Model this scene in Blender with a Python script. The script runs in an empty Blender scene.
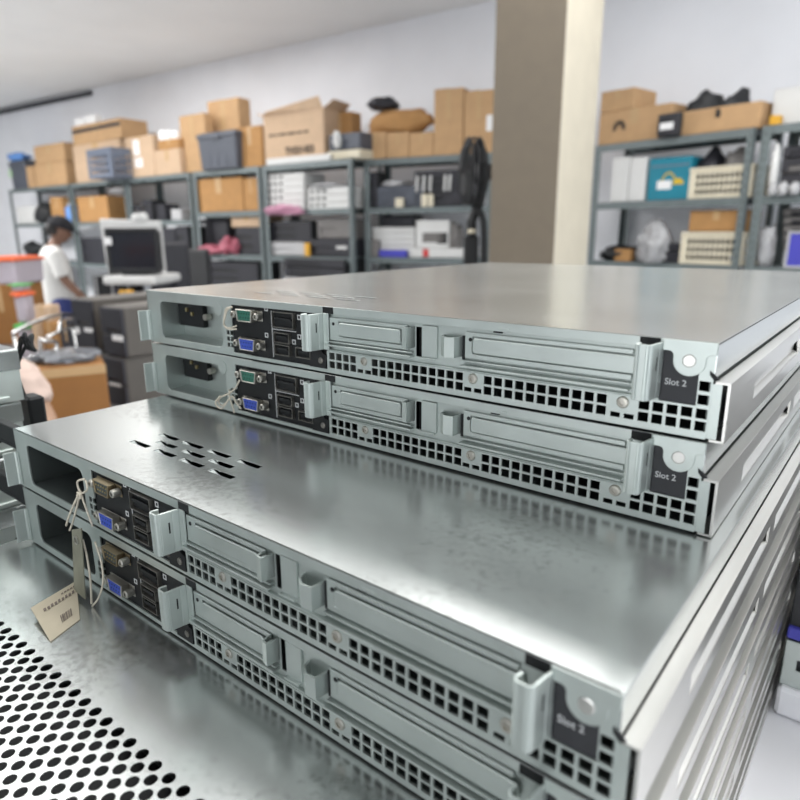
import bpy, math, random
from mathutils import Vector, Matrix
random.seed(7)
C = bpy.context.scene.collection
CAM_H = 1.5          # the lens is held 1.5 m above the floor
F, PITCH, ROLL = 641.2, 0.25848, -0.00508

# ------------------------------------------------------------------ materials
def mat(name, col, rough=0.5, metal=0.0, var=0.08, scale=8.0, bump=0.0, spec=0.5, rvar=0.08, streak=None, trans=0.0, alpha=1.0, emit=0.0):
    m = bpy.data.materials.new(name); m.use_nodes = True
    nt = m.node_tree; b = nt.nodes['Principled BSDF']
    tc = nt.nodes.new('ShaderNodeTexCoord'); mp = nt.nodes.new('ShaderNodeMapping')
    nt.links.new(tc.outputs['Object'], mp.inputs['Vector'])
    if streak: mp.inputs['Scale'].default_value = streak
    n = nt.nodes.new('ShaderNodeTexNoise'); n.inputs['Scale'].default_value = scale; n.inputs['Detail'].default_value = 5
    nt.links.new(mp.outputs['Vector'], n.inputs['Vector'])
    r = nt.nodes.new('ShaderNodeValToRGB')
    r.color_ramp.elements[0].position = 0.3; r.color_ramp.elements[1].position = 0.7
    r.color_ramp.elements[0].color = [max(0, c * (1 - var)) for c in col] + [1]
    r.color_ramp.elements[1].color = [min(1, c * (1 + var)) for c in col] + [1]
    nt.links.new(n.outputs['Fac'], r.inputs['Fac']); nt.links.new(r.outputs['Color'], b.inputs['Base Color'])
    mr = nt.nodes.new('ShaderNodeMapRange')
    mr.inputs['To Min'].default_value = max(0.02, rough - rvar); mr.inputs['To Max'].default_value = min(1, rough + rvar)
    nt.links.new(n.outputs['Fac'], mr.inputs['Value']); nt.links.new(mr.outputs['Result'], b.inputs['Roughness'])
    b.inputs['Metallic'].default_value = metal; b.inputs['Specular IOR Level'].default_value = spec
    if trans: b.inputs['Transmission Weight'].default_value = trans
    if alpha < 1: b.inputs['Alpha'].default_value = alpha
    if emit:
        b.inputs['Emission Color'].default_value = list(col) + [1]; b.inputs['Emission Strength'].default_value = emit
    if bump:
        bp = nt.nodes.new('ShaderNodeBump'); bp.inputs['Strength'].default_value = bump; bp.inputs['Distance'].default_value = 0.002
        nt.links.new(n.outputs['Fac'], bp.inputs['Height']); nt.links.new(bp.outputs['Normal'], b.inputs['Normal'])
    return m

def scuffed(name, col, rough, metal, scuff=(0.2, 0.2, 0.19), amount=0.62):
    """brushed sheet steel with small worn scuffs and cloudy wipe marks"""
    m = mat(name, col, rough, metal, var=0.03, scale=20, rvar=0.025, streak=(0.5, 1, 1))
    nt = m.node_tree; b = nt.nodes['Principled BSDF']
    src = b.inputs['Base Color'].links[0].from_socket
    tc = [n for n in nt.nodes if n.type == 'TEX_COORD'][0]
    n = nt.nodes.new('ShaderNodeTexNoise'); n.inputs['Scale'].default_value = 240; n.inputs['Detail'].default_value = 6; n.inputs['Roughness'].default_value = 0.7
    nt.links.new(tc.outputs['Object'], n.inputs['Vector'])
    n2 = nt.nodes.new('ShaderNodeTexNoise'); n2.inputs['Scale'].default_value = 9; n2.inputs['Detail'].default_value = 3
    nt.links.new(tc.outputs['Object'], n2.inputs['Vector'])
    mu = nt.nodes.new('ShaderNodeMath'); mu.operation = 'MULTIPLY'
    nt.links.new(n.outputs['Fac'], mu.inputs[0]); nt.links.new(n2.outputs['Fac'], mu.inputs[1])
    rp = nt.nodes.new('ShaderNodeValToRGB'); rp.color_ramp.elements[0].position = 0.31; rp.color_ramp.elements[1].position = 0.40
    rp.color_ramp.elements[1].color = (amount, amount, amount, 1)
    nt.links.new(mu.outputs[0], rp.inputs['Fac'])
    mx = nt.nodes.new('ShaderNodeMix'); mx.data_type = 'RGBA'
    nt.links.new(rp.outputs['Color'], mx.inputs['Factor']); nt.links.new(src, mx.inputs[6]); mx.inputs[7].default_value = list(scuff) + [1]
    nt.links.new(mx.outputs[2], b.inputs['Base Color'])
    return m

M = {}
M['cover'] = scuffed('cover_steel', (0.56, 0.585, 0.575), 0.22, 0.90, amount=0.38)
M['panel'] = mat('panel_steel', (0.53, 0.58, 0.555), 0.38, 0.75, var=0.06, scale=40, rvar=0.08)
M['inner'] = mat('inner_steel', (0.38, 0.42, 0.41), 0.5, 0.5, var=0.08, scale=40)
M['bright'] = mat('rail_steel', (0.68, 0.67, 0.64), 0.3, 0.9, var=0.06, scale=30, streak=(1, 0.15, 1))
M['chrome'] = mat('polished_steel', (0.75, 0.75, 0.74), 0.18, 1.0, var=0.03)
M['black'] = mat('black_plastic', (0.011, 0.012, 0.013), 0.55, var=0.15, scale=60, spec=0.3)
M['sticker'] = mat('black_sticker', (0.02, 0.021, 0.025), 0.55, var=0.1, scale=60)
M['gold'] = mat('gold_contact', (0.62, 0.50, 0.26), 0.35, 0.9, var=0.08, scale=90)
M['nickel'] = mat('nickel_shell', (0.50, 0.48, 0.43), 0.35, 0.9, var=0.1, scale=90)
M['green'] = mat('green_socket', (0.02, 0.13, 0.09), 0.45, var=0.08)
M['blue'] = mat('blue_socket', (0.03, 0.07, 0.42), 0.45, var=0.06)
M['bay'] = mat('darkened_steel', (0.10, 0.115, 0.11), 0.5, 0.5, var=0.1, scale=40)  # interior shade put into the steel colour, for empty bays and chassis insides
M['dshell'] = mat('dull_shell', (0.22, 0.21, 0.19), 0.4, 0.8, var=0.2, scale=90)
M['dgold'] = mat('dull_gold_shell', (0.26, 0.21, 0.13), 0.4, 0.8, var=0.1, scale=90)
M['ink'] = mat('white_ink', (0.62, 0.63, 0.63), 0.6, var=0.03)
M['twine'] = mat('twine', (0.56, 0.52, 0.43), 0.9, var=0.15, scale=300)
M['paper'] = mat('tag_paper', (0.45, 0.40, 0.30), 0.8, var=0.08, scale=40)
M['oldpaper'] = mat('tag_back', (0.20, 0.20, 0.15), 0.7, var=0.2, scale=60)
M['print'] = mat('tag_print', (0.16, 0.13, 0.11), 0.8, var=0.1)

# ------------------------------------------------------------------ mesh builder
class MB:
    def __init__(s, sc=1.0): s.v = []; s.f = []; s.sc = sc
    def add(s, vs, fs):
        n = len(s.v); s.v += [Vector(p) * s.sc for p in vs]; s.f += [[i + n for i in f] for f in fs]; return s
    def box(s, x0, x1, y0, y1, z0, z1):
        return s.add([(x0,y0,z0),(x1,y0,z0),(x1,y1,z0),(x0,y1,z0),(x0,y0,z1),(x1,y0,z1),(x1,y1,z1),(x0,y1,z1)],
                     [(0,3,2,1),(4,5,6,7),(0,1,5,4),(1,2,6,5),(2,3,7,6),(3,0,4,7)])
    def taper(s, x0, x1, y0, y1, z0, z1, t):
        return s.add([(x0+t,y0+t,z0),(x1-t,y0+t,z0),(x1-t,y1-t,z0),(x0+t,y1-t,z0),(x0,y0,z1),(x1,y0,z1),(x1,y1,z1),(x0,y1,z1)],
                     [(0,3,2,1),(4,5,6,7),(0,1,5,4),(1,2,6,5),(2,3,7,6),(3,0,4,7)])
    def prism(s, poly, a, b, fn):
        """poly: list of 2-D points, extruded from a to b; fn(p, q, c) -> xyz"""
        n = len(poly)
        vs = [fn(p, q, a) for p, q in poly] + [fn(p, q, b) for p, q in poly]
        return s.add(vs, [list(range(n))[::-1], list(range(n, 2*n))] + [(i, (i+1) % n, n+(i+1) % n, n+i) for i in range(n)])
    def sheet(s, path, t, a, b, fn):
        """open 2-D path thickened by t and extruded"""
        L = []; R = []
        for i, p in enumerate(path):
            p = Vector(p); d0 = (p - Vector(path[i-1])).normalized() if i else None
            d1 = (Vector(path[i+1]) - p).normalized() if i < len(path)-1 else None
            d = (d0 or d1) + (d1 or d0); d.normalize(); n = Vector((-d.y, d.x))
            k = t / 2 / max(0.4, n.dot(Vector((-(d1 or d0).y, (d1 or d0).x))))
            L.append(p + n*k); R.append(p - n*k)
        m = len(path)
        for i in range(m-1):
            s.prism([L[i], L[i+1], R[i+1], R[i]], a, b, fn)
        return s
    def tube(s, path, r, n=8, cap=True, rr=None):
        path = [Vector(p) for p in path]; vs = []; up = None
        for i, p in enumerate(path):
            d = (path[min(i+1, len(path)-1)] - path[max(i-1, 0)]).normalized()
            if up is None: up = Vector((0,0,1)) if abs(d.z) < 0.9 else Vector((1,0,0))
            a = d.cross(up).normalized(); b = a.cross(d).normalized(); up = b
            q = rr[i] if rr else r
            vs += [p + (a*math.cos(2*math.pi*k/n) + b*math.sin(2*math.pi*k/n))*q for k in range(n)]
        fs = [(i*n+k, i*n+(k+1) % n, (i+1)*n+(k+1) % n, (i+1)*n+k) for i in range(len(path)-1) for k in range(n)]
        if cap: fs += [list(range(n))[::-1], list(range((len(path)-1)*n, len(path)*n))]
        return s.add(vs, fs)
    def lathe(s, prof, n=20, c=(0,0,0), fn=lambda x,y,z:(x,y,z)):
        vs = [fn(c[0]+r*math.cos(2*math.pi*k/n), c[1]+r*math.sin(2*math.pi*k/n), c[2]+z) for r, z in prof for k in range(n)]
        fs = [(i*n+k, i*n+(k+1) % n, (i+1)*n+(k+1) % n, (i+1)*n+k) for i in range(len(prof)-1) for k in range(n)]
        fs += [list(range(n))[::-1], list(range((len(prof)-1)*n, len(prof)*n))]
        return s.add(vs, fs)
    def plate(s, a0, a1, b0, b1, holes, c0, c1, fn):
        """flat plate a0..a1 x b0..b1, thickness c0..c1, with rectangular holes (a0,a1,b0,b1) right through"""
        A = sorted({a0, a1} | {min(max(h[i], a0), a1) for h in holes for i in (0, 1)})
        B = sorted({b0, b1} | {min(max(h[i], b0), b1) for h in holes for i in (2, 3)})
        sol = {}
        for i in range(len(A)-1):
            for j in range(len(B)-1):
                x = (A[i]+A[i+1])/2; y = (B[j]+B[j+1])/2
                sol[i, j] = not any(h[0] < x < h[1] and h[2] < y < h[3] for h in holes)
        idx = {}; vs = []; fs = []
        def V(i, j, k):
            if (i, j, k) not in idx: idx[i, j, k] = len(vs); vs.append(fn(A[i], B[j], (c0, c1)[k]))
            return idx[i, j, k]
        for (i, j), ok in sol.items():
            if not ok: continue
            fs.append((V(i,j,0), V(i,j+1,0), V(i+1,j+1,0), V(i+1,j,0))); fs.append((V(i,j,1), V(i+1,j,1), V(i+1,j+1,1), V(i,j+1,1)))
            for di, dj, e in ((-1,0,((i,j),(i,j+1))), (1,0,((i+1,j+1),(i+1,j))), (0,-1,((i+1,j),(i,j))), (0,1,((i,j+1),(i+1,j+1)))):
                if not sol.get((i+di, j+dj), False):
                    (p, q), (r, t) = e; fs.append((V(p,q,0), V(p,q,1), V(r,t,1), V(r,t,0)))
        return s.add(vs, fs)
    def build(s, name, m, parent=None, bevel=0, smooth=False, seg=1, label=None):
        me = bpy.data.meshes.new(name); me.from_pydata([tuple(v) for v in s.v], [], s.f); me.update()
        import bmesh
        bm = bmesh.new(); bm.from_mesh(me); bmesh.ops.recalc_face_normals(bm, faces=bm.faces[:]); bm.to_mesh(me); bm.free()
        me.materials.append(m)
        if smooth:
            for p in me.polygons: p.use_smooth = True
        o = bpy.data.objects.new(name, me); C.objects.link(o)
        if bevel:
            b = o.modifiers.new('edge', 'BEVEL'); b.width = bevel; b.segments = seg; b.limit_method = 'ANGLE'
        if parent: o.parent = parent
        if label: o['label'] = label
        return o

def tag(o, label, cat, group=None, kind=None):
    o['label'] = label; o['category'] = cat
    if group: o['group'] = group
    if kind: o['kind'] = kind
    return o
def thing(name, label, cat, loc=(0,0,0), rz=0, group=None):
    o = bpy.data.objects.new(name, None); C.objects.link(o); o.empty_display_size = 0.05
    o.location = loc; o.rotation_euler = (0, 0, rz); return tag(o, label, cat, group)
def struct(o):
    o['kind'] = 'structure'; return o
def copy_tree(o, parent=None):
    c = o.copy(); C.objects.link(c); c.parent = parent
    for ch in list(o.children): copy_tree(ch, c)
    return c
def text(body, size, m, parent, loc, rot, name='lettering', depth=0.0002, bold=0.0):
    cu = bpy.data.curves.new(name, 'FONT'); cu.body = body; cu.size = size; cu.extrude = depth; cu.offset = bold
    cu.resolution_u = 3
    t = bpy.data.objects.new('t', cu); C.objects.link(t); me = bpy.data.meshes.new_from_object(t); bpy.data.objects.remove(t); me.materials.clear(); me.materials.append(m)
    o = bpy.data.objects.new(name, me); C.objects.link(o); o.parent = parent; o.location = loc; o.rotation_euler = rot
    return o

# ------------------------------------------------------------------ camera
def basis():
    f = Vector((0, math.cos(PITCH), -math.sin(PITCH))); u = Vector((0, math.sin(PITCH), math.cos(PITCH))); x = Vector((1,0,0))
    return x*math.cos(ROLL)+u*math.sin(ROLL), -x*math.sin(ROLL)+u*math.cos(ROLL), f
cr, cu_, cf = basis()
cam = bpy.data.cameras.new('camera'); cam.sensor_width = 36; cam.lens = 36*F/800; cam.clip_start = 0.01
cam.dof.use_dof = True; cam.dof.focus_distance = 0.37; cam.dof.aperture_fstop = cam.lens/3.3
co = bpy.data.objects.new('camera', cam); C.objects.link(co)
co.matrix_world = Matrix(((cr.x, cu_.x, -cf.x, 0), (cr.y, cu_.y, -cf.y, 0), (cr.z, cu_.z, -cf.z, CAM_H), (0,0,0,1)))
bpy.context.scene.camera = co

# ------------------------------------------------------------------ servers
W, H, PITCH_U = 434.0, 42.5, 43.85
up = lambda p, q, c: (p, q, c)                    # (x, y) extruded in z
fr = lambda p, q, c: (p, c, H - q)                # (x, t from top) extruded in y
def arc(cx, cy, r, a0, a1, n): return [(cx+r*math.cos(math.radians(a0+(a1-a0)*i/n)), cy+r*math.sin(math.radians(a0+(a1-a0)*i/n))) for i in range(n+1)]

def louvre_slots():
    out = []
    for v, us in ((37, (92, 121, 150, 179)), (47, (107, 136.5, 165)), (57, (94, 121, 149, 178))):
        out += [(u, u+21, v-2, v+2.2) for u in us]
    return out

def side_rail(root, D, x0=434):
    b = MB(.001)
    ty = lambda p, q, c: (x0 + c, p, H - q)
    grooves = []
    y = 58
    while y + 160 < D: grooves.append((y, y+155, 25, 35)); y += 172
    b.plate(0.5, D-4, 17, 43, grooves, 5.2, 6.4, ty)
    for g in grooves:                                                        # pressed channel behind every slot
        b.plate(g[0], g[1], g[2], g[3], [], 2.2, 3.0, ty)
        b.prism([(5.2, 34.8), (6.4, 35.2), (3, 33.6), (2.2, 33.6)], g[0], g[1], lambda p, q, c: (x0+p, c, H-q))
    b.box(x0+0.3, x0+6.4, 0.5, D-4, H-17.6, H-16.6); b.box(x0+0.3, x0+6.4, 0.5, D-4, H-43.2, H-42.2)
    return b.build('side_rail', M['bright'], root, bevel=.0005)

def cover(root, D, holes, x0=0.0, x1=W, name='top_cover', y0=0.0):
    b = MB(.001)
    b.plate(x0, x1, y0, D, holes, H-0.3, H, up)
    b.box(x1-0.9, x1, y0, D, H-15, H-0.9); b.box(x0, x0+0.9, y0, D, H-15, H-0.9)
    return b.build(name, M['cover'], root, bevel=.0001)

def shell(root, D, x0=0.0, x1=W, y0=0.0):
    b = MB(.001)
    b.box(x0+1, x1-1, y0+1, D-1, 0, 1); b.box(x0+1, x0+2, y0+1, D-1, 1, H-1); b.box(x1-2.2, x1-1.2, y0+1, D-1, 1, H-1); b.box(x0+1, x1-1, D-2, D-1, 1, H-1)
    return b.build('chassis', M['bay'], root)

def screw(root, x, t, y=-0.4, r=2.6, m='nickel'):
    b = MB(.001); f = lambda a, b_, c: (a, y - c, b_)
    b.lathe([(r, 0), (r, .5), (r*.8, 1.1), (r*.45, 1.2), (r*.45, .5), (0.1, .5)], 16, (x, H-t, 0), f)
    return b.build('screw', M[m], root, smooth=False)

def dsub(root, x, t, m, body, name, face):
    b = MB(.001)                                                              # D-shaped shell
    d = [(-9, -4.2), (9, -4.2), (7.6, 4.2), (-7.6, 4.2)]
    b.prism([(x+p, t+q) for p, q in [(-14,-3.6),(14,-3.6),(14,3.6),(-14,3.6)]], 0.8, 1.4, fr)
    n = 4
    for i in range(4):
        p, q = d[i], d[(i+1) % 4]; k = .86
        b.prism([(x+p[0], t+p[1]), (x+q[0], t+q[1]), (x+q[0]*k, t+q[1]*k), (x+p[0]*k, t+p[1]*k)], -4.5, .4, fr)
    o = b.build(name, M[m], root, bevel=.0003)
    s = MB(.001); s.prism([(x+p*.85, t+q*.85) for p, q in d], face, .4, fr); s.build('socket', body, o)
    pins = MB(.001)
    for r_, k0, cnt in ((-1.4, -5.6, 5), (1.4, -4.2, 4)):
        for k in range(cnt): pins.box(x+k0+2.8*k-.45, x+k0+2.8*k+.45, face-(.06 if m == 'nickel' else .5), face+.1, H-t-r_-.45, H-t-r_+.45)
    pins.build('pins', M['black'] if m == 'nickel' else M['gold'], o)
    for sx in (-12.5, 12.5):
        c = MB(.001); f = lambda a, b_, cc: (a, .4-cc, b_)
        c.lathe([(2.5, 0), (2.5, 4.4), (2.0, 5), (1.1, 5), (1.1, 2), (.05, 2)], 6 if 0 else 10, (x+sx, H-t, 0), f); c.build('hex_standoff', M['nickel'], o)
    return o

def jack(root, name, x0, x1, t0, t1, tongue=True, m='dshell'):
    b = MB(.001); b.plate(x0, x1, t0, t1, [(x0+.5, x1-.5, t0+.5, t1-.5)], -1.2, 1.4, fr)
    o = b.build(name, M[m], root)
    s = MB(.001); s.box(x0+.5, x1-.5, 1.0, 1.4, H-t1+.5, H-t0-.5)
    if tongue: s.box(x0+2, x1-2, -1.0, 1, H-(t0+t1)/2-.2, H-(t0+t1)/2+1.6)
    s.build('socket', M['black'], o); return o

def lever(root, x, t0, t1):
    """retention latch: rounded channel standing 12 mm proud of the panel"""
    b = MB(.001)
    path = [(x-3.4, -7.2)] + arc(x-2.0, -10.2, 2.0, 180, 270, 4) + arc(x+.8, -10.4, 1.8, 270, 360, 4) + [(x+3.4, -4), (x+4.2, -.3)] + ([(x+9, -.3)] if x < 300 else [])
    b.sheet(path, 1.1, H-t1, H-t0, up)
    o = b.build('latch_lever', M['panel'], root, bevel=.0002)
    e = MB(.001); e.box(x+3.35, x+3.75, -6.5, -5.4, H-t0-12, H-t0-6); e.box(x+2.9, x+3.3, -8.2, -7.0, H-t0-15.5, H-t0-14.2); e.build('lever_slot', M['black'], o)
    return o

def make_server(label, upper):
    D = 553.0
    root = thing('rack_server', label, 'server', group='rack servers in the stack')
    shell(root, D); cover(root, D, louvre_slots())
    lv = MB(.001) if not upper else None
    for u0, u1, v0, v1 in louvre_slots() if lv else (): lv.add([(u0,v0,H-.5),(u0,v1,H-.5),(u0+11,v1,H-4.5),(u0+11,v0,H-4.5),(u0,v0,H-.8),(u0,v1,H-.8),(u0+11,v1,H-4.8),(u0+11,v0,H-4.8)], [(0,1,2,3),(4,7,6,5),(0,3,7,4),(1,5,6,2),(2,6,7,3)])
    if lv: lv.build('vent_louvres', M['inner'], root)
    # front frame with its openings
    b = MB(.001)
    b.plate(0, W-1, 0, 42.5, [(18, 98, 8, 37.5), (110, 205, 5, 40), (205, 411, 4.6, 41.5), (411, W-1, 2, 41.5)] + [(103+4.2*i, 106.2+4.2*i, 24+4.6*j, 27.4+4.6*j) for i in range(2) for j in range(3)], 0, 1.1, fr)
    for cx, cy, a in ((18, 8, 180), (98, 8, 270), (98, 37.5, 0), (18, 37.5, 90)):   # rounded corners of the supply bay
        sx = 1 if cx == 18 else -1; sy = 1 if cy == 8 else -1; r = 5
        b.prism([(cx, cy)] + arc(cx+sx*r, cy+sy*r, r, a, a+90, 5), 0, 1.1, fr)
    b.box(0, 1.1, 0, 26, 0, H-1)
    b.build('front_frame', M['panel'], root, bevel=.00025)
    e = MB(.001); e.sheet([(4, -.6), (1.6, -.8), (.4, -2), (-.2, -9)], 1.2, H-41, H-16.5, up); e.build('mounting_ear', M['panel'], root, bevel=.0002)
    k = MB(.001) if not upper else None
    if k: k.box(-62, -1.5, 1.5, 8, H-14, H-1.2); k.box(-62, -1.5, 1.5, 3, H-17, H-14)  # solid black bar drawn where the gap beside the chassis is dark
    if k: k.build('dark_gap_bar', M['black'], root, bevel=.0006, label='black bar left of the chassis standing in for the dark gap')
    # supply bay
    d = 21 if upper else 75
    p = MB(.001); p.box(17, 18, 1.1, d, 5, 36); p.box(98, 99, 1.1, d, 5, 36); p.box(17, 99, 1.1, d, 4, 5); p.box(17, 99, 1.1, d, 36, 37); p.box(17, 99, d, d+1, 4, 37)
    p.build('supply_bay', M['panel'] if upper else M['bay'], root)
    if upper:
        i = MB(.001); i.plate(19, 52, 8, 29, [(31, 33, 14, 17), (38, 40, 17, 20)], d-5, d, fr); o = i.build('power_inlet', M['black'], root, bevel=.0004)
        g = MB(.001)
        for gx, gt in ((32, 15.5), (39, 18.5)): g.box(gx-.9, gx+.9, d-6.5, d-1, H-gt-1.4, H-gt+1.4)
        g.build('contact_pin', M['gold'], o)
        h = MB(.001); h.tube([(56, d-1, H-20), (56, d-6, H-20)], 2.6, 10); h.build('thumb_knob', M['nickel'], root)
        bb = MB(.001); bb.prism(arc(95, 9, 5, 0, 360, 16)[:-1], -.4, 0.2, fr); bb.build('rivet_boss', M['panel'], root)
    else:
        h = MB(.001); h.box(60, 96, d-12, d-.2, H-16, H-9); h.build('bay_connector', M['black'], root)
    # connector field
    b = MB(.001); b.box(109, 206, 1.4, 2.2, 2, H-4.6); b.build('connector_panel', M['black'], root)
    dsub(root, 129, 11.2, 'nickel' if upper else 'dgold', M['green'] if upper else M['bay'], 'serial_port', -3.6)
    dsub(root, 130, 31.6, 'nickel', M['blue'], 'video_port', -4.2)
    jack(root, 'network_port', 155, 176, 6.5, 17.2); jack(root, 'usb_port', 156, 171, 20.5, 27.6); jack(root, 'usb_port', 156, 171, 28.6, 36); jack(root, 'usb_port', 177, 191, 28.8, 35.6)
    ic = MB(.001)
    for x, t in ((146, 24), (147, 5.6), (179, 22), (173.5, 26), (179.5, 9)):
        ic.plate(x-1.6, x+1.6, t-1.6, t+1.6, [(x-1, x+1, t-1, t+1)], 1.15, 1.4, fr)
    ic.box(152, 152.5, 1.1, 1.4, 4, 36); ic.box(152, 176, 1.1, 1.4, H-19.2, H-18.7); ic.build('port_symbols', M['ink'], root)
    fl = MB(.001); fl.prism([(190, 40), (190, 30), (192, 27), (196, 25.5), (200, 27), (202, 30), (205, 31), (205, 40)], -.8, .6, fr)
    o = fl.build('cover_flap', M['black'], root, label='black steel flap beside the vent holes')
    s = MB(.001); s.lathe([(2.0, 0), (2.0, .5), (1.2, .8), (.1, .8)], 12, (200.5, H-35, 0), lambda a, b_, c: (a, -.8-c, b_)); s.build('screw', M['dshell'], o)
    # expansion area
    b = MB(.001); b.plate(205, 412, 4.6, 28, [(275, 279.5, 7, 24)], 2.0, 2.9, fr); b.box(206, 274, -2.6, 2, H-24.5, H-23.4); b.box(206, 274, -1.2, 2, H-22.2, H-21.4); b.box(308, 399, -3.2, 2, H-25.5, H-24.4); b.box(308, 399, -1.4, 2, H-22.6, H-21.8)
    b.box(330, 336, -.3, 2, H-3.6, H-2.6); b.box(206, 412, 0, 2, H-28, H-27.2)
    b.build('riser_panel', M['panel'], root, bevel=.0002)
    dk = MB(.001); dk.box(274.5, 280, 6, 7, H-25, H-6); dk.build('slot_gap', M['black'], root)
    for x0, x1, e0, e1 in ((208, 270, 216, 266), (309, 399, 314, 402)):
        b = MB(.001); b.plate(x0, x1, 6.5, 21, [(e0-.5, min(e1+.5, x1), 8.9, 18.1)], .4, 1.6, fr); o = b.build('slot_bracket', M['panel'], root, bevel=.0003)
        e = MB(.001); poly = arc(e0+2, 11, 1.6, 180, 270, 3) + arc(e1-2, 11, 1.6, 270, 360, 3) + arc(e1-2, 16, 1.6, 0, 90, 3) + arc(e0+2, 16, 1.6, 90, 180, 3)
        e.prism(poly, -.7, .5, fr); e.build('embossed_panel', M['panel'], o, bevel=.0004)
        s = MB(.001); s.prism(arc(x0+3.5, 10.5, 1.1, 0, 360, 10)[:-1], .2, .5, fr); s.build('bracket_hole', M['black'], o)
    b = MB(.001); b.sheet([(269.5, 0), (270, -4), (273, -4.6), (274, 1.8)], .9, H-19, H-7, up); b.build('bracket_tab', M['panel'], root)
    b = MB(.001); b.box(280, 290.5, .6, 2, H-23.5, H-5.5); b.box(280.3, 290.3, -1.6, .6, H-24.3, H-23.4); b.build('bracket_plate', M['panel'], root, bevel=.0002)
    b = MB(.001); b.sheet([(295, 1.6), (296, -2.5), (300, -5.5), (305.5, -5.0), (306.5, 1.8)], .9, H-20.5, H-9.5, up); b.build('bracket_tab', M['panel'], root)
    dk = MB(.001); dk.box(306.9, 308.4, 1.2, 1.9, H-22, H-9); dk.box(326, 331, .9, 1.9, H-5.6, H-3.4); dk.build('lever_slot', M['black'], root)
    lever(root, 199, 4.2, 27.5); lever(root, 407.6, 1.6, 26.5)
    for x in (203, 401.5): nt_ = MB(.001); nt_.box(x, x+9, -.25, 1.2, H-4.4, H-.2); nt_.build('cover_notch', M['black'], root)
    # perforated strip with two rows of square holes
    hs = []
    cols = [209.9+6*i for i in range(4)] + [245.6+6.06*i for i in range(11)] + [324.2+6.2*i for i in range(11)] + [405.9+6.12*i for i in range(5)]
    for x in cols:
        for t in (31.2, 36.8): hs.append((x-2.35, x+2.35, t-2.2, t+2.2))
    for x in (237, 315, 396.3):
        for sx in (-3.2, 3.2): hs.append((x+sx-2.3, x+sx+2.3, 36.6, 39))
    hs += [(430.4-2.3, 430.4+2.3, t-2.2, t+2.2) for t in (19, 25)]
    b = MB(.001); b.plate(205.5, 433.4, 28, 41.6, hs, -.2, .9, fr); b.plate(427.6, 433.4, 3, 28, hs, -.2, .9, fr); b.box(433.4, 437.2, .2, 1.2, .6, H-17.6)
    vp = b.build('vent_strip', M['panel'], root)
    for x in (237, 315, 396.3): screw(vp, x, 31.4, -.2, 2.9 if x != 237 else 2.6)
    # slot label and the riveted cover tab
    b = MB(.001); b.box(411.5, 427.6, .3, .9, H-27.8, H-1.5); lb = b.build('slot_label', M['sticker'], root, label='black label printed Slot 2')
    text('Slot 2', .0040, M['ink'], lb, (.4136, .00022, (H-20.3)*.001), (math.pi/2, 0, 0), depth=.00004, bold=.000015)
    poly = [(411, 0), (W, 0), (W-.3, 5.5)] + arc(432, 7.5, 2, 270, 180, 3) + [(430, 8)] + arc(423.3, 8.6, 6.8, 10, 170, 10) + arc(414.5, 7, 2, 0, -90, 3) + [(411, 5)]
    b = MB(.001); b.prism(poly, -1.1, -.1, fr); o = b.build('rivet_tab', M['panel'], root, bevel=.0002)
    s = MB(.001); s.lathe([(2.9, 0), (2.9, .3), (2.4, .5), (.1, .5)], 18, (423.3, H-8.6, 0), lambda a, b_, c: (a, -1.1-c, b_)); s.build('rivet', M['bright'], o)
    b = MB(.001); b.prism([(431.8, 12), (434, 13.5), (436, 15.5), (434, 16), (432, 13.8)], -.9, .2, fr); b.build('guide_pin', M['black'], root)
    side_rail(root, D)
    return root

def place(root, o, yaw, dz=0):
    root.location = (o[0], o[1], o[2] + CAM_H - H*.001 - dz); root.rotation_euler = (0, 0, yaw)
PU = PITCH_U*.001
U0, UY = (-0.20808, 0.53206, -0.04600), -0.66654
L0, LY = (-0.27309, 0.43225, -0.04600-2*PU), -0.67347
place(make_server('grey steel rack server on top of the stack, bare lid facing the shelves', True), U0, UY)
place(make_server('grey rack server second from top, twine looped over its sockets', True), U0, UY, PU)
place(make_server('third rack server down, wide bare lid pulled out, empty supply bay', False), L0, LY)
place(make_server('fourth rack server down, its connector field behind the hanging paper tags', False), L0, LY, PU)

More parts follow.
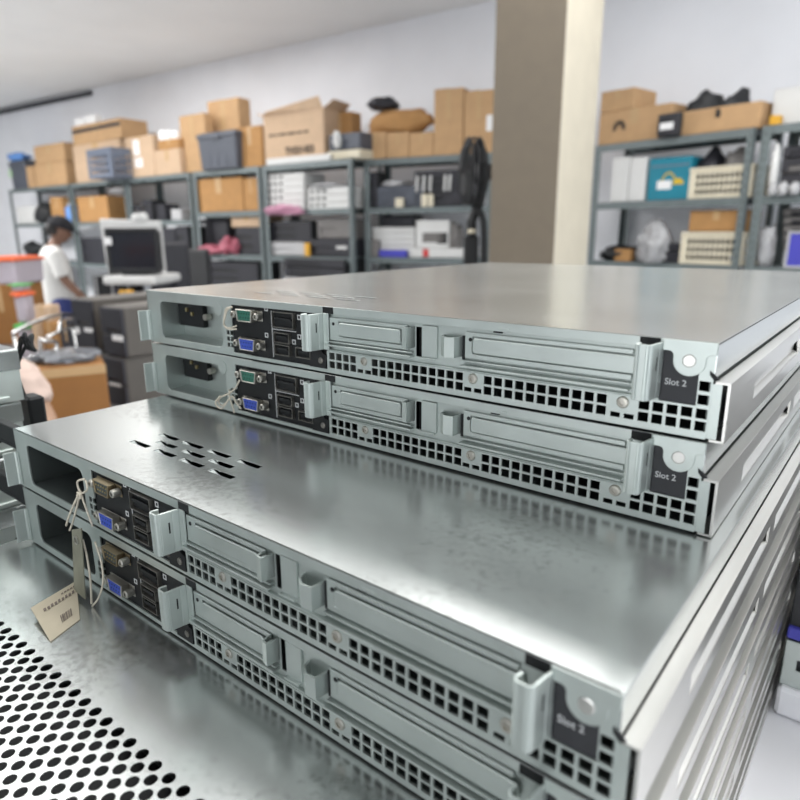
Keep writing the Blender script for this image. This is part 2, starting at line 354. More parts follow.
# the lower servers, drawn further out: lid with a round-hole screen at its near end
def make_lower(label, x0, y0, D, holes, seen_lid):
    root = thing('rack_server', label, 'server', group='rack servers in the stack')
    shell(root, D, x0, W, y0)
    b = MB(.001)
    if holes:
        du, dv, r = 10.35, 5.2, 2.95
        uc0, n, rows = 42.2, 36, 19
        def dia(cu, cv):
            m = 12; ring = [(cu+r*math.cos(2*math.pi*k/m), cv+r*math.sin(2*math.pi*k/m)) for k in range(m)]
            c = [(cu+du/2, cv), (cu, cv+dv), (cu-du/2, cv), (cu, cv-dv)]; out = []
            for k in range(12):
                q = k // 3; t0 = (k % 3)/3; t1 = t0+1/3; A, B = c[q], c[(q+1) % 4]
                out += [(A[0]+(B[0]-A[0])*t0, A[1]+(B[1]-A[1])*t0)]
            vs = [(p[0], p[1], H) for p in ring] + [(p[0], p[1], H) for p in out] + [(p[0], p[1], H-.9) for p in ring] + [(p[0], p[1], H-.9) for p in out]
            fs = []
            for k in range(12):
                l = (k+1) % 12; fs += [(k, 12+k, 12+l, l), (24+k, 24+l, 36+l, 36+k), (k, l, 24+l, 24+k)]
            b.add(vs, fs)
        vtop = -57.0
        for i in range(rows):
            cv = vtop-dv*i
            for k in range(n if i % 2 == 0 else n-1): dia(uc0+du*k+(du/2 if i % 2 else 0), cv)
            if i % 2:                                                          # half cells at both ends of the staggered rows
                for z in (H, H-.9):
                    uL = uc0; uR = uc0+du*(n-1)
                    b.add([(uL, cv+dv, z), (uL, cv-dv, z), (uL+du/2, cv, z)], [(0,1,2)]); b.add([(uR, cv+dv, z), (uR, cv-dv, z), (uR-du/2, cv, z)], [(0,1,2)])
        ua, ub, va, vb = uc0-du/2, uc0+du*(n-1)+du/2, vtop+dv, vtop-dv*rows
        for z in (H, H-.9):                                                    # saw-tooth fill along the edges
            for k in range(n-1): b.add([(uc0+du*k, va, z), (uc0+du*(k+1), va, z), (uc0+du*(k+.5), vtop, z)], [(0,1,2)])
            for s_, uu, e in ((1, ua, uc0), (-1, ub, uc0+du*(n-1))):
                for i in range(0, rows, 2):
                    cv = vtop-dv*i; b.add([(uu, cv+dv, z), (uu, cv, z), (e, cv+dv, z)], [(0,1,2)]); b.add([(uu, cv-dv, z), (uu, cv, z), (e, cv-dv, z)], [(0,1,2)])
            for k in range(n-1): b.add([(uc0+du*k, vb, z), (uc0+du*(k+1), vb, z), (uc0+du*(k+.5), vb+dv, z)], [(0,1,2)]) if 0 else None
        b.plate(x0, W, y0, D, [(ua, ub, vb, va)], H-.9, H, up)
        b.box(W-.9, W, y0, D, H-15, H-.9); b.box(x0, x0+.9, y0, D, H-15, H-.9)
        b.build('top_cover', M['cover'], root)
        f = MB(.001); f.box(ua-2, ub+2, vb, va+2, H-14, H-13); f.build('hole_backing', M['black'], root)  # plain black sheet below the round holes
    else:
        b.plate(x0, W, y0, D, [], H-.9, H, up); b.box(W-.9, W, y0, D, H-15, H-.9); b.box(x0, x0+.9, y0, D, H-15, H-.9)
        b.build('top_cover', M['cover'], root, bevel=.0003)
    f = MB(.001); f.plate(x0+1, W-1, 2, 41.5, [(20, 100, 8, 36), (120, 200, 8, 36), (220, 410, 20, 36)], y0, y0+1.2, fr); f.build('front_frame', M['panel'], root)
    r = side_rail(root, D-y0); r.location.y = y0*.001
    return root
place(make_lower('fifth rack server down, lid with round-hole screen drawn out furthest', -13, -170, 545, True, True), L0, LY, 2*PU)
for k, lab in enumerate(('sixth rack server down, only its right-hand rail showing', 'seventh rack server down, only its right-hand rail showing low down', 'bottom rack server of the stack, resting on the white table')):
    place(make_lower(lab, -4, -150-8*k, 553-6*k, False, False), L0, LY, (3+k)*PU)

# ---- twine and tags tied to the sockets
def L(yaw, o, x, y, t):
    """point in a server's own frame (mm) -> world"""
    c, s = math.cos(yaw), math.sin(yaw)
    return Vector((o[0]+(x*c-y*s)*.001, o[1]+(x*s+y*c)*.001, o[2]+CAM_H-t*.001))
def smooth_path(pts, n=8):
    out = []
    P_ = [pts[0]] + list(pts) + [pts[-1]]
    for i in range(1, len(P_)-2):
        a, b, c, d = P_[i-1], P_[i], P_[i+1], P_[i+2]
        for k in range(n):
            t = k/n; out.append(.5*((2*b)+(c-a)*t+(2*a-5*b+4*c-d)*t*t+(3*b-a-3*c+d)*t**3))
    return out + [pts[-1]]
def string(paths, label, r=.00065):
    b = MB()
    for p in paths: b.tube(smooth_path(p), r, 6)
    return tag(b.build('twine', M['twine'], smooth=True), label, 'twine', 'twine tied to the servers')
u_ = lambda x, y, t: L(UY, U0, x, y, t)
string([[u_(118, -5, 6), u_(113, -6, 7), u_(110, -6, 12), u_(107.5, -5, 18), u_(110, -5, 21), u_(116, -6, 20.5), u_(124, -7, 18.5)],
        [u_(119, -6, 5.5), u_(115, -7, 8), u_(111.5, -7, 14), u_(108.5, -6, 19), u_(113, -6, 21.5), u_(121, -7, 21), u_(125, -8, 20.5)]], 'short loop of pale twine around the green socket of the topmost server')
string([[u_(122, -6, 58), u_(119, -8, 64), u_(112, -9, 69), u_(103, -9, 73), u_(99, -9, 77), u_(103, -9, 79.5), u_(110, -9, 75), u_(115, -8, 71), u_(118, -8, 74), u_(124, -8, 79)],
        [u_(112, -8, 66), u_(113, -9, 72), u_(116, -9, 79), u_(117, -9, 83)], [u_(103, -10, 72), u_(98, -11, 78), u_(105, -11, 81), u_(112, -9, 73)]], 'knotted pale twine across the sockets of the second server')
l_ = lambda x, y, t: L(LY, L0, x, y, t)
string([[l_(112, -5, 9), l_(107, -7, 11), l_(107, -7, 16), l_(111, -7, 17.5), l_(116, -6, 14), l_(113, -5, 9.5)],
        [l_(110, -8, 17), l_(106, -10, 24), l_(100, -12, 34), l_(94, -12, 42)], [l_(110, -8, 18), l_(106.5, -9, 26), l_(103, -11, 36), l_(98, -12, 44)],
        [l_(111, -8, 17), l_(115, -8, 25), l_(121, -8, 36)], [l_(109, -9, 17), l_(112, -9, 18), l_(112, -9, 20), l_(108, -9, 19)]], 'frayed twine knotted on the gold socket of the third server')
string([[l_(121, -8, 46), l_(128, -9, 57), l_(131, -11, 68), l_(127, -13, 79), l_(119, -14, 87.5)], [l_(112, -11, 46), l_(117, -12, 58), l_(119, -13, 72), l_(118.5, -14, 86)]], 'thin twine bowing down beside the paper tag to the lid below')
def card(name, pts, m, parent, th=.0005):
    """thin card through four corners"""
    n = (pts[1]-pts[0]).cross(pts[3]-pts[0]).normalized()*th
    if n.z < 0 and abs(n.z) > .7*th: n = -n
    b = MB(); b.add(list(pts)+[p-n for p in pts], [(0,1,2,3),(7,6,5,4),(0,4,5,1),(1,5,6,2),(2,6,7,3),(3,7,4,0)])
    return b.build(name, m, parent)
T = thing('paper_tag', 'cream paper tag with printed lines lying on the lid below the twine', 'tag', l_(115, -30, 87))
inv = lambda p: p - T.location
q = [l_(90.3, -9.5, 82.7), l_(127.1, -25.4, 87.1), l_(135.6, -46, 87.1), l_(101.3, -41.5, 81.7)]
card('tag_card', [inv(p) for p in q], M['paper'], T)
TN = (q[1]-q[0]).cross(q[3]-q[0]).normalized()
TN = TN if TN.z > 0 else -TN
def on_tag(s, t): return q[0].lerp(q[3], s).lerp(q[1].lerp(q[2], s), t) + TN*.0003
pr_ = MB()
def dash(b, s0, s1, t0, t1):
    vs = [inv(on_tag(s, t)) for s, t in ((s0,t0),(s0,t1),(s1,t1),(s1,t0))]; n = TN*.0003
    b.add(vs+[v+n for v in vs], [(3,2,1,0),(4,5,6,7),(0,1,5,4),(1,2,6,5),(2,3,7,6),(3,0,4,7)])
for i in range(9):
    dash(pr_, .08+.085*i, .08+.085*i+.05, .22+.012*(i % 2), .29+.012*(i % 2))
for i in range(5): dash(pr_, .05+.07*i, .05+.07*i+.04, .11, .135)
for i, w in enumerate((.02,.008,.014,.008,.02,.008,.014,.02,.01,.02)): dash(pr_, .22+.032*i, .22+.032*i+w, .62, .80)
pr_.build('printed_lines', M['print'], T)
T2 = thing('hanging_tag', 'dark worn paper tag hanging edge-on from the twine', 'tag', l_(108, -13, 60))
o2 = T2.location
card('tag_card', [p-o2 for p in (l_(102.5, -12, 42), l_(118, -13, 36), l_(114, -15, 84), l_(98, -14, 84))], M['oldpaper'], T2, .0006)
b = MB(); b.lathe([(.0016, 0), (.0016, .0008), (.0028, .0008), (.0028, 0)], 14, fn=lambda x, y, z: tuple(l_(110+x*1000, -13.6-z*1000, 46+y*1000)-o2)); b.build('eyelet', M['nickel'], T2)

# ------------------------------------------------------------------ more materials
M['wall'] = mat('wall_paint', (0.88, 0.89, 0.93), 0.85, var=0.025, scale=2.5, bump=0.03)
M['ceil'] = mat('ceiling_paint', (0.88, 0.88, 0.88), 0.9, var=0.02, scale=2)
M['floor'] = mat('floor_tile', (0.55, 0.56, 0.57), 0.4, var=0.06, scale=3)
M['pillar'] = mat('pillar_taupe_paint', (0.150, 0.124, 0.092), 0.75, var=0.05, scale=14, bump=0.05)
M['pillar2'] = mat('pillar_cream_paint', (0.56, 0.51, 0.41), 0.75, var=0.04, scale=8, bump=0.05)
M['shelf'] = mat('shelf_steel', (0.155, 0.185, 0.19), 0.45, 0.2, var=0.08, scale=20)
M['card'] = mat('cardboard', (0.50, 0.315, 0.165), 0.85, var=0.07, scale=12)
M['card2'] = mat('cardboard_dark', (0.42, 0.225, 0.085), 0.85, var=0.08, scale=12)
M['card3'] = mat('cardboard_pale', (0.56, 0.40, 0.27), 0.85, var=0.06, scale=12)
M['tape'] = mat('parcel_tape', (0.50, 0.325, 0.16), 0.45, var=0.05)
M['tote'] = mat('slate_plastic', (0.085, 0.095, 0.12), 0.5, var=0.06)
M['tote2'] = mat('blue_grey_plastic', (0.14, 0.165, 0.22), 0.5, var=0.08)
M['dark'] = mat('dark_equipment', (0.016, 0.017, 0.019), 0.55, var=0.2, scale=25)
M['taupe'] = mat('taupe_plastic', (0.085, 0.075, 0.065), 0.5, var=0.08)
M['dark2'] = mat('charcoal_equipment', (0.024, 0.024, 0.031), 0.5, var=0.15, scale=25)
M['grey'] = mat('grey_plastic', (0.17, 0.16, 0.155), 0.55, var=0.08)
M['lgrey'] = mat('light_grey_plastic', (0.45, 0.45, 0.46), 0.5, var=0.05)
M['redc'] = mat('red_cable', (0.36, 0.09, 0.13), 0.5, var=0.3, scale=40)
M['card4'] = mat('cardboard_brown', (0.28, 0.125, 0.035), 0.8, var=0.08, scale=12)
M['white'] = mat('white_plastic', (0.66, 0.66, 0.65), 0.5, var=0.03)
M['beige'] = mat('ivory_plastic', (0.70, 0.64, 0.50), 0.55, var=0.05)
M['foam'] = mat('white_foam', (0.9, 0.9, 0.9), 0.9, var=0.02)
M['teal'] = mat('teal_print', (0.006, 0.20, 0.285), 0.5, var=0.06)
M['yellow'] = mat('yellow_print', (0.65, 0.45, 0.03), 0.5, var=0.05)
M['pink'] = mat('pink_wrap', (0.46, 0.21, 0.31), 0.4, var=0.2, scale=40, bump=0.4)
M['clear'] = mat('clear_bag', (0.80, 0.80, 0.82), 0.25, var=0.1, scale=30, trans=0.55, bump=0.5)
M['film'] = mat('stretch_film', (0.75, 0.78, 0.85), 0.15, var=0.1, scale=9, trans=0.85, bump=0.6)
M['bluep'] = mat('blue_plastic', (0.06, 0.06, 0.42), 0.5, var=0.06)
M['sky'] = mat('light_blue_plastic', (0.14, 0.32, 0.72), 0.45, var=0.06)
M['orange'] = mat('orange_lid', (0.85, 0.17, 0.06), 0.45, var=0.05)
M['greenp'] = mat('green_lid', (0.08, 0.50, 0.10), 0.45, var=0.05)
M['tub'] = mat('translucent_tub', (0.62, 0.56, 0.62), 0.4, var=0.05, trans=0.25)
M['ochre'] = mat('ochre_block', (0.68, 0.36, 0.03), 0.6, var=0.06)
M['skin'] = mat('brown_skin', (0.20, 0.105, 0.07), 0.6, var=0.06)
M['skin2'] = mat('tan_skin', (0.36, 0.22, 0.145), 0.6, var=0.06)
M['shirt'] = mat('white_cotton', (0.60, 0.595, 0.58), 0.9, var=0.03, scale=20, bump=0.2)
M['pinkshirt'] = mat('pale_pink_cotton', (0.56, 0.43, 0.37), 0.9, var=0.05, scale=20, bump=0.3)
M['navy'] = mat('navy_cloth', (0.018, 0.028, 0.12), 0.9, var=0.08)
M['cap'] = mat('black_cloth', (0.014, 0.014, 0.018), 0.9, var=0.1)
M['hair'] = mat('black_hair', (0.012, 0.010, 0.010), 0.6, var=0.2)
M['inkd'] = mat('dark_ink', (0.06, 0.045, 0.035), 0.8, var=0.1)
M['wood'] = mat('bench_laminate', (0.16, 0.15, 0.15), 0.5, var=0.1)
M['whitetop'] = mat('white_laminate', (0.75, 0.75, 0.78), 0.4, var=0.03)
M['label'] = mat('white_label', (0.85, 0.85, 0.85), 0.6, var=0.02)
M['red'] = mat('red_print', (0.55, 0.04, 0.04), 0.5, var=0.05)

# ------------------------------------------------------------------ sight lines
def ray(x, y):
    d = cr*((x-400)/F) - cu_*((y-400)/F) + cf
    return d
def P(x, y, d):
    r = ray(x, y); r = r*(d/r.y); return Vector((r.x, r.y, r.z+CAM_H))
def hit(x, y, o, n):
    r = ray(x, y); o = Vector(o)-Vector((0,0,CAM_H)); r = r*(o.dot(n)/r.dot(n)); return Vector((r.x, r.y, r.z+CAM_H))

# ------------------------------------------------------------------ room
WA = Vector((-5.9, 10.18, 0)); WU = Vector((0.8269, -0.5624, 0)); WN = Vector((0.5624, 0.8269, 0)); WO = 0.56
RZ = math.atan2(WU.y, WU.x); CEIL = 3.43
def wpt(s, n, z): p = WA + WU*s + WN*n; return (p.x, p.y, z)
b = MB(); b.add([wpt(-6, WO, 0), wpt(16, WO, 0), wpt(16, WO+.2, 0), wpt(-6, WO+.2, 0), wpt(-6, WO, CEIL), wpt(16, WO, CEIL), wpt(16, WO+.2, CEIL), wpt(-6, WO+.2, CEIL)], [(0,3,2,1),(4,5,6,7),(0,1,5,4),(1,2,6,5),(2,3,7,6),(3,0,4,7)])
struct(b.build('wall_back', M['wall']))
b = MB(); b.add([wpt(-6, WO+.2, -.1), wpt(16, WO+.2, -.1), wpt(16, -13, -.1), wpt(-6, -13, -.1), wpt(-6, WO+.2, 0), wpt(16, WO+.2, 0), wpt(16, -13, 0), wpt(-6, -13, 0)], [(0,1,2,3),(7,6,5,4),(0,4,5,1),(1,5,6,2),(2,6,7,3),(3,7,4,0)])
struct(b.build('floor', M['floor']))
b = MB(); b.add([wpt(-6, WO+.2, CEIL), wpt(16, WO+.2, CEIL), wpt(16, -13, CEIL), wpt(-6, -13, CEIL), wpt(-6, WO+.2, CEIL+.1), wpt(16, WO+.2, CEIL+.1), wpt(16, -13, CEIL+.1), wpt(-6, -13, CEIL+.1)], [(0,1,2,3),(7,6,5,4),(0,4,5,1),(1,5,6,2),(2,6,7,3),(3,7,4,0)])
struct(b.build('ceiling', M['ceil']))
b = MB(); b.tube([wpt(-5, WO-.03, CEIL-.06), wpt(1.6, WO-.03, CEIL-.06)], .03, 8); struct(b.build('trim_1', M['dark2']))
b = MB(); b.add([wpt(-6, -13, 0), wpt(16, -13, 0), wpt(16, -13.2, 0), wpt(-6, -13.2, 0), wpt(-6, -13, CEIL), wpt(16, -13, CEIL), wpt(16, -13.2, CEIL), wpt(-6, -13.2, CEIL)], [(0,1,2,3),(7,6,5,4),(0,4,5,1),(1,5,6,2),(2,6,7,3),(3,7,4,0)])
struct(b.build('wall_front', M['wall']))
b = MB(); b.add([wpt(-6, WO+.2, 0), wpt(-6, -13.2, 0), wpt(-6.2, -13.2, 0), wpt(-6.2, WO+.2, 0), wpt(-6, WO+.2, CEIL), wpt(-6, -13.2, CEIL), wpt(-6.2, -13.2, CEIL), wpt(-6.2, WO+.2, CEIL)], [(0,1,2,3),(7,6,5,4),(0,4,5,1),(1,5,6,2),(2,6,7,3),(3,7,4,0)])
struct(b.build('wall_left', M['wall']))
# the square pillar
def pillar():
    A = Vector((.1357*3.84, 3.84)); u = Vector((.827, -.562)); v = Vector((.562, .827)); w, dd = .40, .565
    c = [A, A+u*w, A+u*w+v*dd, A+v*dd]
    b = MB(); b.add([(p.x, p.y, 0) for p in c]+[(p.x, p.y, CEIL) for p in c], [(0,3,2,1),(4,5,6,7),(0,1,5,4),(2,3,7,6),(3,0,4,7),(1,2,6,5)])
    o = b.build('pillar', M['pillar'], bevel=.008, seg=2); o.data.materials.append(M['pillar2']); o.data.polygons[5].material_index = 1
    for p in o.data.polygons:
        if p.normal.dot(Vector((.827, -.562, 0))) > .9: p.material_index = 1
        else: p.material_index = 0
    o['label'] = 'square pillar, taupe front and cream side'; return struct(o)
pillar()

# ------------------------------------------------------------------ shelving
class Unit:
    def __init__(s, a, c, label, levels, depth=.45, top_deep=None, group='steel shelving along the back wall'):
        s.a = Vector((a[0], a[1], 0)); s.c = Vector((c[0], c[1], 0)); s.u = (s.c-s.a).normalized(); s.n = Vector((-s.u.y, s.u.x, 0)); s.L = (s.c-s.a).length
        s.rz = math.atan2(s.u.y, s.u.x); s.lev = levels; s.depth = depth
        r = thing('storage_shelf', label, 'shelf', tuple(s.a), s.rz, group); s.root = r
        top = levels[0]-.0005
        for x in (0, s.L-.04):
            for y in (0, depth):
                sx = 1 if x == 0 else -1; sy = 1 if y == 0 else -1; x0 = x if x == 0 else x+.04; b = MB()
                b.box(min(x0, x0+sx*.042), max(x0, x0+sx*.058), min(y, y+sy*.003), max(y, y+sy*.003), 0, top)
                b.box(min(x0, x0+sx*.003), max(x0, x0+sx*.003), min(y, y+sy*.042), max(y, y+sy*.042), 0, top)
                o = b.build('post', M['shelf'], r)
                if y == 0:
                    h = MB()
                    for k in range(int((top-.9)/.05)):
                        z = .92+k*.05; cx = x0+sx*.022; h.prism(arc(cx, z, .006, 0, 360, 8)[:-1], -.0006, .0002, lambda p, q, c: (p, c, q))
                    h.build('hole_pattern', M['dark'], o)
        for z in levels:
            b = MB(); b.box(.004, s.L-.004, .004, depth-.004, z-.003, z); b.box(.004, s.L-.004, .004, .007, z-.052, z-.003); b.box(.004, s.L-.004, depth-.007, depth-.004, z-.038, z-.003)
            b.box(.2*s.L, .2*s.L+.02, .007, depth-.007, z-.03, z-.003); b.box(.8*s.L, .8*s.L+.02, .007, depth-.007, z-.03, z-.003)
            b.build('shelf_board', M['shelf'], r)
    def at(s, x, y, back):
        p = hit(x, y, s.a+s.n*back, s.n); d = p-s.a; return d.dot(s.u), p.z
    def spot(s, lev, x0, x1, ytop, back=.03, ybot=None, on=None):
        """footprint on a board read along its front edge: position, width, height"""
        z = s.lev[lev] if on is None else on['_top']
        ym = None
        # image row of the resting height at the middle of the item
        for yy in range(60, 420):
            if s.at((x0+x1)/2, yy, back)[1] <= z: ym = (yy+ytop)/2; break
        s0 = s.at(x0, ym, back)[0]; s1 = s.at(x1, ym, back)[0]; zt = s.at((x0+x1)/2, ytop, back)[1]
        s0 = max(s0, .0); s1 = min(s1, s.L-.0) if 0 else s1
        p = s.a + s.u*s0 + s.n*back
        return (p.x, p.y, z), s1-s0, max(.02, zt-z)

LV = [2.12, 1.70, 1.26, .83, .40]; LVL = [2.12, 1.625, 1.09, .55]
uR = Unit((1.51, 5.26), (2.25, 4.35), 'grey steel shelf right of the pillar holding teal box and ivory crates', LV)
uF = Unit((2.28, 4.315), (3.0, 3.43), 'grey steel shelf at the right edge holding dark equipment', LV)
uB = Unit((-.32, 6.16), (.78, 5.64), 'grey steel shelf left of the pillar behind the black fan', LV)
uM = Unit((-1.35, 6.69), (-.42, 6.03), 'grey steel shelf holding white perforated switches and pink wrap', LV)
uN = Unit((-2.23, 7.31), (-1.38, 6.71), 'grey steel shelf holding two tan cartons above red cables', LV)
uO = Unit((-3.28, 8.14), (-2.27, 7.34), 'grey steel shelf behind the white office machine', LVL)
uP = Unit((-4.38, 9.0), (-3.31, 8.16), 'grey steel shelf with brown cartons on its second board behind the cap', LVL)
uQ = Unit((-5.9, 10.18), (-4.42, 9.03), 'grey steel shelf farthest left, white box on its second board', LVL)

# ------------------------------------------------------------------ goods
def carton(label, w, d, h, m='card', group=None, tape=True, open_=False, flute=True, name='cardboard_box', cat='box'):
    r = thing(name, label, cat, group=group)
    b = MB()
    if open_:
        b.plate(0, w, 0, d, [], 0, .006, lambda p, q, c: (p, q, c))
        b.box(0, w, 0, .006, .006, h); b.box(0, w, d-.006, d, .006, h); b.box(0, .006, .006, d-.006, .006, h); b.box(w-.006, w, .006, d-.006, .006, h)
    else: b.box(0, w, 0, d, 0, h)
    b.build('box_body', M[m], r, bevel=.006)
    if tape:
        t = MB(); t.box(w*.44, w*.56, -.0015, 0, h*.55, h); t.box(w*.44, w*.56, -.0015, d, h, h+.0015)
        if not open_: t.build('packing_tape', M['tape'], r)
    if not open_:
        f = MB(); f.box(0.004, w-.004, d*.48, d*.495, h-.001, h+.003); f.box(.002, w*.5, .002, d*.48, h, h+.003); f.build('top_flaps', M[m], r)
    r['_top'] = 0; return r
def put(r, pos, rz, h, tilt=None):
    r.location = pos; r.rotation_euler = (0, 0, rz)
    if tilt: r.rotation_euler = (tilt[0], tilt[1], rz)
    r['_top'] = pos[2]+h; return r
def boxat(U, lev, x0, x1, yt, label, m='card', depth=.34, back=.03, on=None, group=None, **k):
    pos, w, h = U.spot(lev, x0, x1, yt, back, on=on)
    r = carton(label, w, depth, h-.003, m, group, **k); r['_w'] = w; r['_h'] = h
    return put(r, pos, U.rz, h)
def patch(r, x0, x1, z0, z1, m='label', name='paper_label', y=-.002):
    w, h = r['_w'], r['_h']; b = MB(); b.box(w*x0, w*x1, y, y+.0015, h*z0, h*z1); return b.build(name, M[m], r)
def device(label, w, d, h, m='dark', name='computer_tower', cat='computer', rows=3, face='dark2', lamp=None, group=None):
    r = thing(name, label, cat, group=group); b = MB(); b.box(0, w, .012, d, 0, h); b.build('case', M[m], r, bevel=min(.008, h*.1))
    f = MB(); f.plate(.004, w-.004, .01, h-.004, [(w*.1, w*.62, h*(.2+.7*i/rows), h*(.2+.7*i/rows+.35/rows)) for i in range(rows)], 0, .012, lambda p, q, c: (p, c, q)); f.build('front_panel', M[face], r, bevel=.002)
    if lamp: l = MB(); l.box(w*.7, w*.9, -.002, .001, h*.45, h*.62); l.build('badge', M[lamp], r)
    return r
def devat(U, lev, x0, x1, yt, label, m='dark', depth=.33, back=.03, on=None, group=None, **k):
    pos, w, h = U.spot(lev, x0, x1, yt, back, on=on); r = device(label, w, depth, h, m, group=group, **k); r['_w'] = w; r['_h'] = h; return put(r, pos, U.rz, h)
def crate(label, w, d, h, m='beige', group=None):
    r = thing('plastic_crate', label, 'crate', group=group); b = MB(); n = 10
    hs = [(w*(.1+.8*i/n), w*(.1+.8*i/n)+w*.8/n*.72, h*(.14+.24*j), h*(.14+.24*j)+h*.17) for i in range(n) for j in range(3)]
    for y in (0, d-.006): b.plate(0, w, 0, h, hs, y, y+.006, lambda p, q, c: (p, c, q))
    hd = [(d*(.12+.2*i), d*(.12+.2*i)+d*.14, h*(.14+.24*j), h*(.14+.24*j)+h*.17) for i in range(4) for j in range(3)]
    for x in (0, w-.006): b.plate(.006, d-.006, 0, h, hd, x, x+.006, lambda p, q, c: (c, p, q))
    b.box(0, w, 0, d, 0, .006); b.build('basket', M[m], r)
    e = MB(); e.plate(-.008, w+.008, -.008, d+.008, [(.004, w-.004, .004, d-.004)], h-.02, h, lambda p, q, c: (p, q, c)); e.build('rim', M[m], r, bevel=.002)
    for x in (-.006, w-.03): c = MB(); c.box(x, x+.036, -.006, .01, 0, h); c.build('corner_post', M[m], r, bevel=.003)
    r['_w'] = w; r['_h'] = h; return r
def tote(label, w, d, h, m='tote', lid='tote', name='storage_tote', cat='tote', group=None, foot=None):
    r = thing(name, label, cat, group=group); b = MB(); b.taper(0, w, 0, d, 0, h*.86, w*.03); b.build('tub', M[m], r, bevel=.012, seg=2)
    l = MB(); l.box(-.008, w+.008, -.008, d+.008, h*.84, h*.96); l.box(.02, w-.02, .02, d-.02, h*.96, h); l.build('lid', M[lid], r, bevel=.008, seg=2)
    k = MB()
    for i in range(1, 4): k.box(w*(.06+.22*i)-.006, w*(.06+.22*i)+.006, w*.012, w*.012+.012, h*.1, h*.8)
    k.build('ribs', M[m], r)
    g = MB(); g.box(w*.38, w*.62, -.02, -.006, h*.8, h*.94); g.build('latch', M[foot or lid], r, bevel=.004); return r
def lump(name, label, cat, m, c, r, n=3, amp=.35, seed=1, group=None, flat=0):
    import bmesh
    bm = bmesh.new(); bmesh.ops.create_icosphere(bm, subdivisions=n, radius=1)
    from mathutils import noise
    for v in bm.verts:
        k = 1+amp*noise.noise(v.co*1.7+Vector((seed*3.1, seed, 0)))+amp*.5*noise.noise(v.co*4+Vector((seed, 0, seed)))
        v.co = Vector((v.co.x*r[0]*k, v.co.y*r[1]*k, max(v.co.z*k, -.8)*r[2]))
    z = min(v.co.z for v in bm.verts)
    for v in bm.verts: v.co.z -= z
    me = bpy.data.meshes.new(name); bm.to_mesh(me); bm.free(); me.materials.append(M[m])
    for p in me.polygons: p.use_smooth = True
    o = bpy.data.objects.new(name, me); C.objects.link(o); o.location = c; return tag(o, label, cat, group)
def lumpat(U, lev, x0, x1, yt, label, cat, m, name, back=.12, seed=1, amp=.35, on=None, dz=0, group=None):
    pos, w, h = U.spot(lev, x0, x1, yt, back, on=on); c = Vector(pos)+U.u*w/2+Vector((0, 0, dz)); o = lump(name, label, cat, m, c, (w/2, min(w/2, .12), h/1.8), 3, amp, seed, group); o.rotation_euler[2] = U.rz; return o
# ------------------------------------------------------------------ bench under the servers and the neighbouring gear
TT = 263.15                                                         # bench top, mm below the pulled-out lid
tb = thing('packing_table', 'white-topped table carrying the server stack', 'table', l_(0, 0, TT+30), LY)
b = MB(.001); b.box(-760, 900, -260, 1050, 0, 30); b.build('table_top', M['whitetop'], tb, bevel=.003)
hz = l_(0, 0, TT+30).z*1000
for x in (-700, 840):
    for y in (-200, 980): b = MB(.001); b.box(x-25, x+25, y-25, y+25, -hz, 0); b.build('leg', M['shelf'], tb)
def side_server(label, x0, x1, y0, y1, tbot, h=42.5, group='steel servers stacked beyond the left edge'):
    r = thing('rack_server', label, 'server', l_(0, 0, tbot), LY, group)
    b = MB(.001); b.box(x0+1, x1-1, y0+1, y1-1, 0, h-1); b.build('chassis', M['panel'], r)
    b = MB(.001); b.box(x0, x1, y0, y1, h-1, h)
    b.box(x1-.9, x1, y0, y1, h-17, h-1); b.box(x0, x1, y1-.9, y1, h-17, h-1); b.build('top_cover', M['cover'], r, bevel=.0004)
    k = MB(.001)
    for i, y in enumerate((-150, -90, -45, -20, 0, 18)):
        z = h*(.3 if i % 2 else .22); k.prism(arc(y, z, 1.6, 0, 360, 8)[:-1], x1-1.1, x1-.7, lambda p, q, c: (c, p, q))
    k.build('side_holes', M['black'], r)
    b = MB(.001); b.box(x1-3, x1+1.5, y0, y1-12, 2, 5); b.build('side_ridge', M['panel'], r, bevel=.0004); return r
for k in range(7):
    side_server(('lowest', 'second lowest', 'third lowest', 'middle', 'third highest', 'second highest', 'uppermost')[k]+' steel server in the stack cut by the left edge', -514, -80-2*(k % 2), -520, 22+3.2*k, TT-k*PITCH_U)
cg = thing('drive_cage', 'pale steel cage with small holes on top of the left-edge stack', 'cage', l_(0, 0, TT-7*PITCH_U), LY)
b = MB(.001); b.plate(-200, 14, 1, 24, [(-40, -34, 8, 14), (-4, 0, 8, 12), (-90, -84, 8, 14)], -86, -84.6, lambda p, q, c: (c, p, q)); b.box(-300, -84.6, -200, 14, 24, 25); b.box(-300, -84.6, -200, 14, 0, 1); b.box(-300, -84.6, 13, 14, 1, 24); b.box(-301, -300, -200, 14, 0, 25)
b.build('cage_body', M['cover'], cg)
b = MB(.001)
for i in range(5): b.box(-84.6, -82, 2+2.2*i, 3.2+2.2*i, 3, 18)
b.build('finger_strip', M['panel'], cg)
wr = thing('cable_bundle', 'black plugs and ribbon ends behind the left-edge stack', 'cable', l_(-96, 50, 40), LY)
b = MB(.001); b.box(-14, 6, -4, 10, 0, 38); b.build('plug_block', M['black'], wr, bevel=.002)
b = MB(.001)
for i in range(6): b.tube(smooth_path([Vector((-8, 0, 34)), Vector((-12, -2, 60)), Vector((-7+2.4*i, 2+i, 84+3*(i % 3))), Vector((-2+3*i, 3, 88-5*(i % 2))), Vector((0+3*i, 5, 78))], 5), 1.5, 6)
b.build('cable_loops', M['black'], wr, smooth=True)
b = MB(.001); b.box(-12, -8, -6, 12, -200, 0); b.build('hanger_strip', M['black'], wr)
